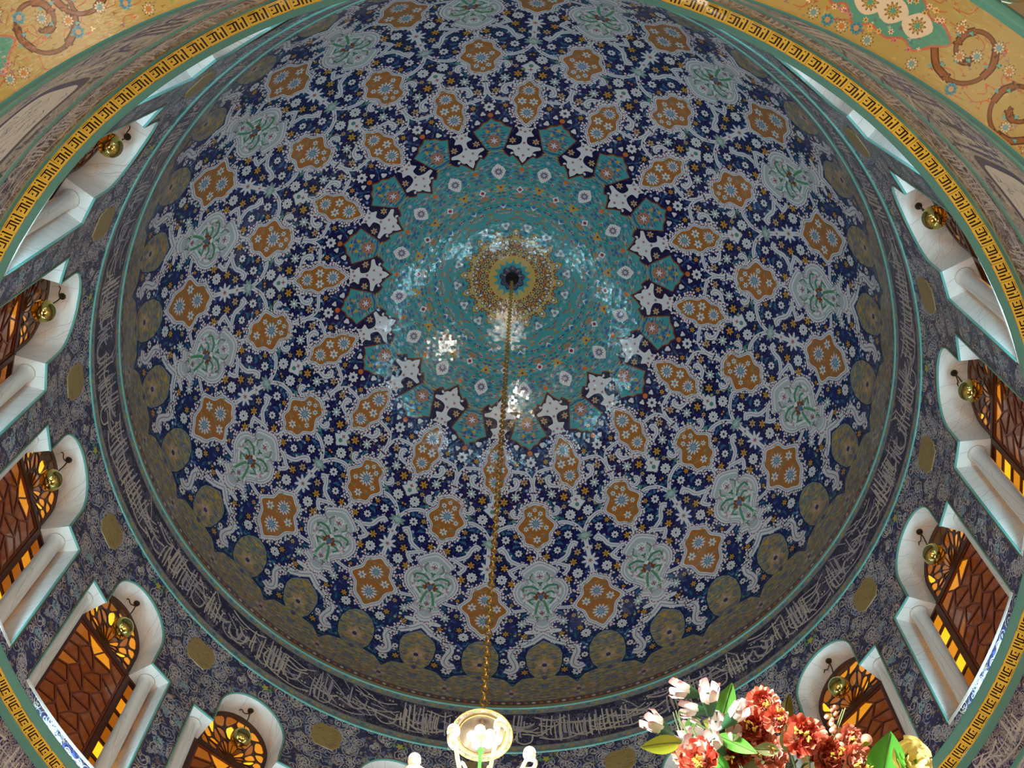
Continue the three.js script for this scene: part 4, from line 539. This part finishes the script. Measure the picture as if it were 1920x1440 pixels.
// ------------------------------------------------------------------ chandeliers
const phy0 = phy({ color: "#c77a2a", roughness: 0.2 });
const bowlGlow = phy({ color: '#ffffff', emissive: lin(1, 0.95, 0.86), emissiveIntensity: 2.4, roughness: 0.2 });
const bulbGlow = phy({ color: '#fff6e0', emissive: lin(1, 0.93, 0.76), emissiveIntensity: 9, roughness: 0.2 });
const opal = phy({ color: '#e9dfc4', roughness: 0.25 });
const crystal = phy({ color: '#ffffff', transmission: 1, thickness: 0, roughness: 0.04, ior: 1.5 });
const silver = phy({ color: '#8f8474', roughness: 0.3, metalness: 0.9 });
const greenGlass = phy({ color: '#4f9a4a', roughness: 0.15 });
const V2 = (l) => l.map(([r, y]) => new THREE.Vector2(r, y));
function chandelier(label, pos, chainLen, power, rose, lower) {
  const t = thing('chandelier', label, 'chandelier'); t.position.copy(pos);
  // canopy dish with a gilt rim and a glowing glass bowl under it
  part('canopy', new THREE.LatheGeometry(V2([[0.012, 0.24], [0.03, 0.22], [0.035, 0.16], [0.09, 0.12], [0.17, 0.075], [0.222, 0.03], [0.24, 0.012], [0.243, 0], [0.236, -0.006], [0.222, 0.004], [0.2, 0.012], [0.176, 0.012]]), 64), silver, t);
  for (const [r, y] of [[0.243, 0.0], [0.212, 0.002], [0.182, 0.004]]) { const g = new THREE.TorusGeometry(r, 0.0065, 8, 64); g.rotateX(Math.PI / 2); g.translate(0, y, 0); part('rim', g, r === 0.212 ? crystal : MAT.brass, t); }
  for (let i = 0; i < 24; i++) { const a = i / 24 * 2 * Math.PI, g = new THREE.OctahedronGeometry(0.0085); g.scale(1.3, 0.7, 1.3); g.translate(Math.cos(a) * 0.228, -0.006, Math.sin(a) * 0.228); part('rim_stone', g, i % 3 ? (i % 3 === 1 ? greenGlass : phy0) : opal, t); }
  part('bowl', new THREE.LatheGeometry(V2([[0.178, 0.012], [0.172, -0.02], [0.155, -0.05], [0.12, -0.078], [0.07, -0.095], [0.02, -0.1], [0.001, -0.1]]), 48), crystal, t);
  for (let i = 0; i < 5; i++) { const a = i / 5 * 2 * Math.PI + 0.5, g = new THREE.SphereGeometry(0.042, 16, 12); g.scale(1, 0.8, 1); g.translate(Math.cos(a) * 0.075, -0.03, Math.sin(a) * 0.075); part('bulb', g, bowlGlow, t); }
  const bl = new THREE.PointLight(lin(1, 0.94, 0.84), power * (lower ? 0.012 : 0.04)); bl.name = 'chandelier_bowl'; bl.position.set(0.0232, -0.03, 0.0713); bl.shadow.radius = 2; t.add(bl); bl.castShadow = true; bl.position.set(Math.cos(0.5) * 0.075, -0.03, Math.sin(0.5) * 0.075);
  part('stem', new THREE.LatheGeometry(V2([[0.001, -0.1], [0.018, -0.1], [0.014, -0.16], [0.03, -0.2], [0.014, -0.24], [0.014, -0.72], [0.05, -0.78], [0.06, -0.85], [0.03, -0.91], [0.014, -0.95], [0.03, -1.0], [0.001, -1.04]]), 24), greenGlass, t);
  for (let i = 0; i < 8; i++) {
    const a = i / 8 * 2 * Math.PI + 0.28, dir = new THREE.Vector3(Math.sin(a), 0, Math.cos(a)), P = (r, y) => dir.clone().multiplyScalar(r).setY(y), k = (i % 2 ? 0.06 : 0) - 0.4, R = i % 2 ? 0.42 : 0.5;
    const arm = part('arm', new THREE.TubeGeometry(new THREE.CatmullRomCurve3([P(0.03, -0.44 - 0.4), P(0.14, -0.5 + k), P(0.27, -0.44 + k), P(0.36, -0.28 + k), P(R - 0.02, -0.2 + k), P(R + 0.05, -0.26 + k), P(R + 0.03, -0.33 + k), P(R - 0.03, -0.31 + k)]), 40, 0.016, 10), opal, t);
    part('curl', new THREE.TubeGeometry(new THREE.CatmullRomCurve3([P(0.3, -0.4 + k), P(0.25, -0.31 + k), P(0.19, -0.32 + k), P(0.19, -0.38 + k), P(0.24, -0.38 + k)]), 24, 0.013, 8), opal, arm);
    const cup = new THREE.LatheGeometry(V2([[0.001, 0], [0.03, 0.004], [0.045, 0.02], [0.05, 0.035], [0.044, 0.034], [0.001, 0.02]]), 20); cup.translate(dir.x * R, -0.19 + k, dir.z * R); part('cup', cup, opal, t);
    const b = new THREE.SphereGeometry(0.046, 18, 14); b.translate(dir.x * R, -0.125 + k, dir.z * R); part('bulb', b, bulbGlow, t);
    const l = new THREE.PointLight(lin(1, 0.92, 0.8), power * (lower ? 0.025 : 0.12)); l.name = 'chandelier_bulb'; l.position.set(dir.x * R, -0.125 + k, dir.z * R); l.shadow.radius = 2; l.castShadow = true; t.add(l);
    const dp = new THREE.SphereGeometry(0.014, 10, 10); dp.scale(1, 1.9, 1); dp.translate(dir.x * (R + 0.03), -0.37 + k, dir.z * (R + 0.03)); part('drop', dp, crystal, t);
  }
  if (lower) { // wide lower tier
    part('lower_stem', new THREE.LatheGeometry(V2([[0.02, -1.02], [0.016, -1.3], [0.05, -1.4], [0.02, -1.5], [0.016, -2.2], [0.07, -2.35], [0.08, -2.45], [0.03, -2.6], [0.001, -2.66]]), 24), MAT.brass, t);
    for (let i = 0; i < 14; i++) {
      const a = i / 14 * 2 * Math.PI + 0.1, dir = new THREE.Vector3(Math.sin(a), 0, Math.cos(a)), P = (r, y) => dir.clone().multiplyScalar(r).setY(y), R = i % 2 ? 0.92 : 0.66;
      part('arm', new THREE.TubeGeometry(new THREE.CatmullRomCurve3([P(0.05, -2.4), P(0.25, -2.55), P(R * 0.7, -2.58), P(R, -2.46), P(R, -2.4)]), 30, 0.016, 8), opal, t);
      const cup = new THREE.LatheGeometry(V2([[0.001, 0], [0.04, 0.004], [0.06, 0.025], [0.052, 0.024], [0.001, 0.012]]), 18); cup.translate(dir.x * R, -2.4, dir.z * R); part('cup', cup, opal, t);
      const b = new THREE.SphereGeometry(0.075, 18, 14); b.translate(dir.x * R, -2.31, dir.z * R); part('bulb', b, bulbGlow, t);
      if (i % 2) { const l = new THREE.PointLight(lin(1, 0.92, 0.8), power * 0.13); l.name = 'chandelier_bulb'; l.position.set(dir.x * R, -2.31, dir.z * R); l.shadow.radius = 3; l.castShadow = true; t.add(l); }
    }
  }
  const link = new THREE.TorusGeometry(0.031, 0.0098, 6, 14); link.scale(1, 1.6, 1);
  const n = Math.floor(chainLen / 0.088); for (let i = 0; i < n; i++) { const m = part('chain_link', link, MAT.brass, t); m.position.y = 0.28 + i * 0.088; m.rotation.y = i % 2 ? Math.PI / 2 + 0.3 : 0.3; }
  if (rose) {
    const y = 0.28 + n * 0.088;
    for (let i = 0; i < 9; i++) { const a = i / 9 * 2 * Math.PI, g = new THREE.SphereGeometry(0.09, 14, 8); g.scale(0.75, 0.16, 1.15); g.translate(0, 0, 0.125); g.rotateY(a); g.translate(0, rose - 0.02, 0); part('petal', g, MAT.navyTile, t); }
    part('ceiling_boss', new THREE.LatheGeometry(V2([[0.001, y - 0.06], [0.02, y - 0.05], [0.035, y + 0.02], [0.1, rose - 0.06], [0.13, rose - 0.02], [0.14, rose + 0.02]]), 32), std({ color: '#0d0a14', roughness: 0.4 }), t);
  }
  return t;
}

{
  const y0 = Y(5.575);
  chandelier('large gilt chandelier on a long gold chain from the dome centre', new THREE.Vector3(0, y0, 0), Y(14.53) - y0 - 0.28, L_CHAND, Y(14.585) - y0, true);
  chandelier('gilt chandelier hanging under the mirror vault at the right', new THREE.Vector3(4.3 * U, Y(1.83), 1.02 * U), Y(5.45) - Y(1.83) - 0.28, L_SIDE);
  chandelier('unseen gilt chandelier added behind the viewer to brighten the flowers', new THREE.Vector3(-1.4, 3.5, 7.0), 9.0 - 3.5 - 0.2, L_BAY);  // added fill lamp out of view, lifts the bouquet
  chandelier('unseen dim chandelier added at the near left for sparkles on the soffit', new THREE.Vector3(-5.45, 3.5, 4.5), 9.2 - 3.5 - 0.2, 7);  // added out of view, weak, for glints on the left soffit
  chandelier('unseen dim chandelier added at the near right for sparkles on the soffit', new THREE.Vector3(5.6, 3.5, 4.6), 9.2 - 3.5 - 0.2, 2.5);  // its counterpart, likewise added for glints on the right soffit
}
// ------------------------------------------------------------------ the bouquet
const FD = 2.0;                                     // distance of the flowers from the eye
const mouth = at(1475, 1660, 1.95);                 // mouth of the vase, below the picture
const tint = (g, f) => { const p = g.attributes.position, c = new Float32Array(p.count * 3), k = new THREE.Color(); for (let i = 0; i < p.count; i++) { f(g.attributes.uv.getX(i), g.attributes.uv.getY(i), k); c.set([k.r, k.g, k.b], i * 3); } g.setAttribute('color', new THREE.BufferAttribute(c, 3)); return g; };
function sheet(nu, nv, f) { // u in -1..1, v in 0..1
  const pos = [], uv = [], idx = []; for (let j = 0; j <= nv; j++) for (let i = 0; i <= nu; i++) { const u = -1 + 2 * i / nu, v = j / nv, p = f(u, v); pos.push(p[0], p[1], p[2]); uv.push(u, v); }
  for (let j = 0; j < nv; j++) for (let i = 0; i < nu; i++) { const a = j * (nu + 1) + i; idx.push(a, a + 1, a + nu + 1, a + 1, a + nu + 2, a + nu + 1); }
  const g = new THREE.BufferGeometry(); g.setAttribute('position', new THREE.Float32BufferAttribute(pos, 3)); g.setAttribute('uv', new THREE.Float32BufferAttribute(uv, 2)); g.setIndex(idx); g.computeVertexNormals(); return g;
}
const cloth = (o) => phy({ roughness: 0.75, sheen: 0.2, ...o });
const FM = {
  tulip: cloth({ vertexColors: true, color: '#ffffff' }), green: std({ color: '#63b04a', roughness: 0.55 }), dkgreen: std({ color: '#2f6b4a', roughness: 0.6 }), lime: std({ color: '#a8c238', roughness: 0.55 }), olive: std({ color: '#7d7a30', roughness: 0.6 }), sage: std({ color: '#93aa7c', roughness: 0.6 }), bright: std({ color: '#5cc24e', roughness: 0.5 }), pale: std({ color: '#b9cbd0', roughness: 0.6 }), stem: std({ color: '#5f7a48', roughness: 0.7 }),
  coral: cloth({ color: '#dd7862' }), red: cloth({ color: '#bd4434' }), salmon: cloth({ color: '#eaa08e' }), blush: cloth({ color: '#f3cbbf' }), stamen: cloth({ color: '#ead46a' }), yellow: cloth({ color: '#f1e9a0' }), pinkBud: cloth({ color: '#e39a90' }),
};
const yAxis = new THREE.Vector3(0, 1, 0);
function stemTo(t, pos, dir, len, r = 0.0022, mat = FM.stem) { // in the thing's own axes: its base stands in the vase mouth
  const a = new THREE.Vector3(rnd(-0.02, 0.02), -0.12, rnd(-0.02, 0.02)), c = pos.clone().addScaledVector(dir, -len), b = a.clone().lerp(c, 0.55).addScaledVector(yAxis, 0.03);
  part('stem', new THREE.TubeGeometry(new THREE.CatmullRomCurve3([a, b, c, pos.clone().addScaledVector(dir, -0.004)]), 24, r, 6), mat, t);
}
const aim = (m, dir, turn = 0) => { m.quaternion.setFromUnitVectors(yAxis, dir.clone().normalize()); m.rotateY(turn); return m; };
const camDir = (dx, dy, toEye) => rgt.clone().multiplyScalar(dx).addScaledVector(upv, dy).addScaledVector(fwd, -toEye).normalize();
// tulips
const tulipPetal = tint(sheet(6, 8, (u, v) => { const ang = u * (0.62 - 0.25 * v * v), r = 0.0125 * Math.pow(Math.sin(Math.PI * (0.1 + 0.62 * v)), 0.8) + 0.0025 * Math.max(0, v - 0.7) * 5 * (0.4 + u * u), w = r; return [Math.sin(ang) * w, 0.036 * v - 0.004 * u * u * v, Math.cos(ang) * w]; }), (u, v, c) => { const k = Math.max(0, Math.min(1, (v - 0.78) * 2.6 + Math.abs(u) ** 6 * 0.25)); c.setRGB(0.95 - 0.1 * k, 0.93 - 0.68 * k, 0.93 - 0.5 * k); });
const calyx = new THREE.LatheGeometry(V2([[0.001, -0.014], [0.004, -0.012], [0.0075, 0], [0.0105, 0.009], [0.0112, 0.014]]), 12);
const leafGeo = (L, W, bend, fold = 0.3) => sheet(6, 14, (u, v) => { const w = W * Math.pow(Math.sin(Math.PI * Math.pow(v, 0.75)), 0.9) * 0.5; return [u * w, L * v - bend * L * v * v * 0.35, bend * L * v * v * 0.6 + fold * Math.abs(u) * w]; });
const tulips = [[1283, 1295, -0.9, 0.35, 1.1, 'topmost bud, leaning left'], [1330, 1308, -0.1, 0.9, 1.2, 'bud right of the topmost one'], [1300, 1331, -0.9, 0.2, 1.0, 'bud directly under the topmost one'], [1357, 1331, 0.3, 0.8, 0.85, 'small bud beside the bright green leaf'], [1379, 1340, 0.45, 0.6, 1.1, 'rightmost bud, nearest the coral flowers'], [1233, 1360, -0.8, 0.6, 1.2, 'leftmost bud on a long pale stem'], [1306, 1369, -0.7, 0.3, 1.25, 'large bud in the middle of the tulips'], [1345, 1361, -0.1, 0.7, 1.0, 'half hidden bud above a green leaf'], [1342, 1395, -0.4, 0.5, 1.05, 'lower bud left of the dark red flower'], [1373, 1384, 0.1, 0.7, 0.95, 'narrow bud touching the red flower'], [1300, 1409, -0.2, 0.7, 1.1, 'lowest bud, above the left coral flower']];
seed = 201;
for (const [px, py, dx, dy, k, where] of tulips) {
  const t = thing('tulip', 'white silk tulip with pink tips, ' + where, 'flower', 'pink tipped tulips in the bouquet'); t.position.copy(mouth);
  const dir = camDir(dx, dy, 0.35), pos = at(px, py, FD + rnd(-0.06, 0.06)).sub(mouth).addScaledVector(dir, -0.014 * k);
  stemTo(t, pos, dir, 0.09, 0.0024, FM.pale);
  const h = new THREE.Group(); h.name = 'bloom'; t.add(h); h.position.copy(pos); aim(h, dir, rnd(6)); h.scale.setScalar(k);
  for (let i = 0; i < 6; i++) { const p = part('petal', tulipPetal, FM.tulip, h); p.rotation.y = i * Math.PI / 3; p.scale.setScalar(i % 2 ? 1 : 0.9); }
  part('calyx', calyx, FM.dkgreen, h);
}
// leaves standing on their own stalks
const leaves = [[1352, 1352, 0.25, 1, 0.075, 0.03, 0.3, 'green', 'bright green tulip leaf pointing up between the buds'], [1318, 1352, 0.9, -0.3, 0.07, 0.024, 0.4, 'olive', 'dark olive leaf lying under the upper tulips'], [1278, 1392, -0.95, 0.0, 0.075, 0.03, 0.3, 'lime', 'lime green leaf at the left edge of the bouquet'], [1288, 1376, 0.3, 0.9, 0.05, 0.02, 0.3, 'green', 'small green leaf beside the leftmost tulip'], [1345, 1378, 0.8, -0.35, 0.07, 0.024, 0.35, 'green', 'green leaf across the middle of the tulips'], [1330, 1412, 0.6, -0.6, 0.05, 0.024, 0.3, 'bright', 'vivid green leaf under the lower tulips'], [1652, 1466, 0.12, 1, 0.085, 0.056, 0.15, 'bright', 'large pointed bright green leaf at the right of the bouquet'], [1474, 1385, -0.1, 1, 0.1, 0.022, 0.5, 'olive', 'tall twisted olive leaf rising between the coral flowers'], [1484, 1412, -0.25, 1, 0.06, 0.028, 0.4, 'sage', 'grey green leaf in front of the olive leaf'], [1462, 1407, -1, 0.1, 0.05, 0.02, 0.35, 'sage', 'pale green leaf lying left of the olive leaf'], [1370, 1428, 0.8, 0.1, 0.06, 0.03, 0.3, 'sage', 'pale green leaf at the bottom between red flowers'], [1498, 1420, 0.4, 0.7, 0.06, 0.03, 0.5, 'olive', 'folded olive leaf shaded by the coral flowers']];
for (const [px, py, dx, dy, L, W, b, m, label] of leaves) {
  const t = thing('leaf_spray', label, 'leaf', 'leaves in the bouquet'); t.position.copy(mouth);
  const dir = camDir(dx, dy, 0.12), pos = at(px, py, FD + rnd(-0.04, 0.04)).sub(mouth); stemTo(t, pos, dir, 0.04, 0.0016);
  const g = leafGeo(L, W, b), q = part('blade', g, FM[m], t); const z = camDir(rnd(-0.3, 0.3), rnd(-0.2, 0.4), 1), y = dir, x = new THREE.Vector3().crossVectors(y, z).normalize(), z2 = new THREE.Vector3().crossVectors(x, y);
  q.position.copy(pos); q.quaternion.setFromRotationMatrix(new THREE.Matrix4().makeBasis(x, y, z2));
  const rib = new THREE.TubeGeometry(new THREE.CatmullRomCurve3([0, 0.3, 0.6, 0.95].map((v) => new THREE.Vector3(0, L * v - b * L * v * v * 0.35, b * L * v * v * 0.6 + 0.0004))), 12, 0.0007, 5); part('midrib', rib, FM.stem, q);
}
// coral carnations
const frill = [0, 1, 2, 3].map((k) => sheet(10, 5, (u, v) => { const a = u * (0.5 + 0.16 * v), r = 0.026 * (0.12 + 0.88 * v) * (1 - 0.16 * Math.abs(u) ** 3 * v) * (1 + 0.05 * Math.cos(u * 13 + k * 1.7) * v); return [Math.sin(a) * r, 0.01 * v * v * (1 + 0.5 * Math.sin(k)) + 0.0042 * v * v * Math.sin(u * 9 + k * 2.1), Math.cos(a) * r]; }));
const bits = mergeGeometries([0, 1, 2, 3, 4, 5].map((i) => { const g = new THREE.BoxGeometry(0.004, 0.011, 0.0016); g.rotateZ(0.5 * Math.sin(i * 2)); g.rotateY(i); g.translate(0.005 * Math.cos(i * 2.3), 0.004, 0.005 * Math.sin(i * 1.9)); return g; }));
const carn = [[1430, 1318, 1.05, 0, 'topmost coral flower beside a yellow tuft'], [1409, 1368, 1.3, 1, 'large red flower right of the tulips'], [1384, 1413, 1.1, 1, 'deep red flower low in the middle'], [1314, 1430, 1.3, 0, 'coral flower at the bottom left'], [1440, 1418, 1.2, 2, 'salmon flower at the bottom, left of the olive leaves'], [1503, 1384, 1.3, 0, 'coral flower right of the tall olive leaf'], [1546, 1420, 1.15, 1, 'crimson flower at the bottom in front of the window'], [1590, 1392, 1.0, 2, 'salmon flower on the right against the amber glass'], [1598, 1428, 1.15, 2, 'pale salmon flower left of the large green leaf'], [1455, 1352, 0.9, 2, 'small salmon flower under the topmost coral one'], [1290, 1420, 0.9, 3, 'blush flower at the far left of the coral ones']];
for (const [px, py, k, hue, where] of carn) {
  const t = thing('carnation', 'ruffled silk carnation, ' + where, 'flower', 'coral carnations in the bouquet'); t.position.copy(mouth);
  const dir = camDir((px - 1460) / 300, rnd(0.35, 0.7), 0.8), pos = at(px, py, FD + rnd(-0.08, 0.05)).sub(mouth); stemTo(t, pos, dir, 0.07);
  const h = new THREE.Group(); h.name = 'bloom'; t.add(h); h.position.copy(pos); aim(h, dir, rnd(6)); h.scale.setScalar(k * 0.9);
  const cols = [[FM.coral, FM.salmon, FM.red, FM.coral, FM.blush], [FM.red, FM.coral, FM.red, FM.salmon], [FM.salmon, FM.blush, FM.coral, FM.salmon], [FM.blush, FM.blush, FM.salmon]][hue];
  for (let i = 0; i < 26; i++) { const p = part('petal', pick(frill), pick(cols), h); const ring = i < 10 ? 0 : i < 19 ? 1 : 2; p.rotation.order = 'YXZ'; p.rotation.y = i * 2.4 + rnd(0.5); p.rotation.x = [0.05, -0.5, -1.0][ring] + rnd(-0.15, 0.15); p.position.y = ring * 0.002; p.scale.setScalar([1, 0.85, 0.65][ring] * rnd(0.85, 1.1)); }
  for (let i = 0; i < 2; i++) { const s = part('stamen', bits, FM.stamen, h); s.position.set(rnd(-0.014, 0.014), 0.016 + rnd(0.008), rnd(-0.014, 0.014)); s.scale.setScalar(0.7); s.rotation.set(rnd(-0.5, 0.5), rnd(6), rnd(-0.5, 0.5)); }
  const cx = calyx.clone(); cx.translate(0, -0.01, 0); part('calyx', cx, FM.stem, h);
}
// spike of small pink buds
{
  const t = thing('bud_spike', 'upright spike of small pink buds in front of the amber window', 'flower'); t.position.copy(mouth);
  const top = at(1560, 1326, FD), low = at(1556, 1400, FD); stemTo(t, top.clone().sub(mouth), camDir(0, 1, 0), 0.06, 0.0014);
  for (let i = 0; i < 13; i++) { const f = i / 12, g = new THREE.SphereGeometry(0.0042 * (0.7 + 0.7 * f), 12, 9); g.scale(1, 1.25, 1); const m = part('bud', g, pick([FM.pinkBud, FM.salmon, FM.blush, FM.pinkBud]), t); m.position.copy(top.clone().lerp(low, f).sub(mouth)).addScaledVector(rgt, rnd(-0.014, 0.014) * (0.3 + f)); m.rotation.set(rnd(2), rnd(2), rnd(2)); }
}
{
  const t = thing('flower_bud', 'single round pink bud on a thin stalk right of the carnations', 'flower'); t.position.copy(mouth);
  const pos = at(1625, 1387, FD).sub(mouth); stemTo(t, pos, camDir(0.4, 0.7, 0), 0.03, 0.0014); const g = new THREE.SphereGeometry(0.0085, 14, 10); g.translate(pos.x, pos.y, pos.z); part('bud', g, FM.pinkBud, t); const c = new THREE.ConeGeometry(0.005, 0.012, 8); c.translate(pos.x - 0.004, pos.y - 0.005, pos.z); part('calyx', c, FM.lime, t);
}
// pale yellow rose at the lower right
{
  const t = thing('rose', 'pale yellow rose at the lower right corner of the bouquet', 'flower'); t.position.copy(mouth);
  const dir = camDir(0.35, 0.5, 0.8), pos = at(1697, 1432, FD).sub(mouth); stemTo(t, pos, dir, 0.06);
  const h = new THREE.Group(); h.name = 'bloom'; t.add(h); h.position.copy(pos); aim(h, dir, 1);
  const pg = sheet(8, 6, (u, v) => { const a = u * 0.8, r = 0.006 + 0.024 * Math.sin(v * 1.45), c = 0.004 * Math.max(0, v - 0.75) * 4; return [Math.sin(a) * (r + c), 0.022 * v - c * 0.6 + 0.0015 * Math.sin(u * 7) * v, Math.cos(a) * (r + c)]; });
  for (let i = 0; i < 14; i++) { const p = part('petal', pg, FM.yellow, h), k = 1.15 - i * 0.06; p.rotation.y = i * 2.3; p.scale.set(k, 1 + (1 - k) * 0.5, k); }
  const cx = calyx.clone(); part('calyx', cx, FM.green, h);
}
// thin grass blades
[[1262, 1335, -0.35, 1, 'pair of thin pale grass blades above the leftmost tulip'], [1336, 1285, 0.05, 1, 'thin pale grass blade behind the topmost tulips'], [1530, 1362, -0.4, 1, 'thin pale grass blades before the lower amber window'], [1580, 1330, 0.35, 1, 'long thin grass blade crossing the amber window'], [1225, 1402, -1, 0.35, 'curved grass blade reaching out to the left']].forEach(([px, py, dx, dy, label]) => {
  const t = thing('grass_blade', label, 'grass', 'grass blades in the bouquet'); t.position.copy(mouth);
  for (let i = 0; i < 2; i++) { const tip = at(px + i * 5, py - i * 3, FD).sub(mouth), c = tip.clone().multiplyScalar(0.6).addScaledVector(camDir(dx, dy, 0), -0.01); part('blade', new THREE.TubeGeometry(new THREE.CatmullRomCurve3([new THREE.Vector3(0, -0.1, 0), c, tip.clone().addScaledVector(camDir(dx, dy, 0), -0.04), tip]), 24, 0.0009, 5), FM.sage, t); }
});
// vase and pedestal that carry the bouquet, under the edge of the picture
{
  const t = thing('vase', 'white porcelain vase holding the bouquet', 'vase'); t.position.set(mouth.x, mouth.y - 0.36, mouth.z);
  part('body', new THREE.LatheGeometry(V2([[0.001, 0], [0.07, 0], [0.075, 0.01], [0.06, 0.03], [0.1, 0.12], [0.11, 0.19], [0.08, 0.28], [0.055, 0.33], [0.065, 0.36], [0.058, 0.36], [0.048, 0.33], [0.07, 0.27], [0.095, 0.19], [0.05, 0.04], [0.001, 0.03]]), 40), opal, t);
  const p = thing('pedestal', 'tall white marble pedestal carrying the flower vase', 'pedestal'); p.position.set(mouth.x, 0, mouth.z); const H = mouth.y - 0.36;
  part('shaft', new THREE.LatheGeometry(V2([[0.001, 0.1], [0.14, 0.1], [0.11, 0.16], [0.1, 0.24], [0.09, H - 0.2], [0.1, H - 0.12], [0.13, H - 0.06], [0.001, H - 0.06]]), 32), MAT.marble, p);
  const b = new THREE.BoxGeometry(0.36, 0.1, 0.36); b.translate(0, 0.05, 0); part('base', b, MAT.marble, p); const c = new THREE.BoxGeometry(0.3, 0.06, 0.3); c.translate(0, H - 0.03, 0); part('top', c, MAT.marble, p);
}
shade(scene);
renderer.render(scene, camera);
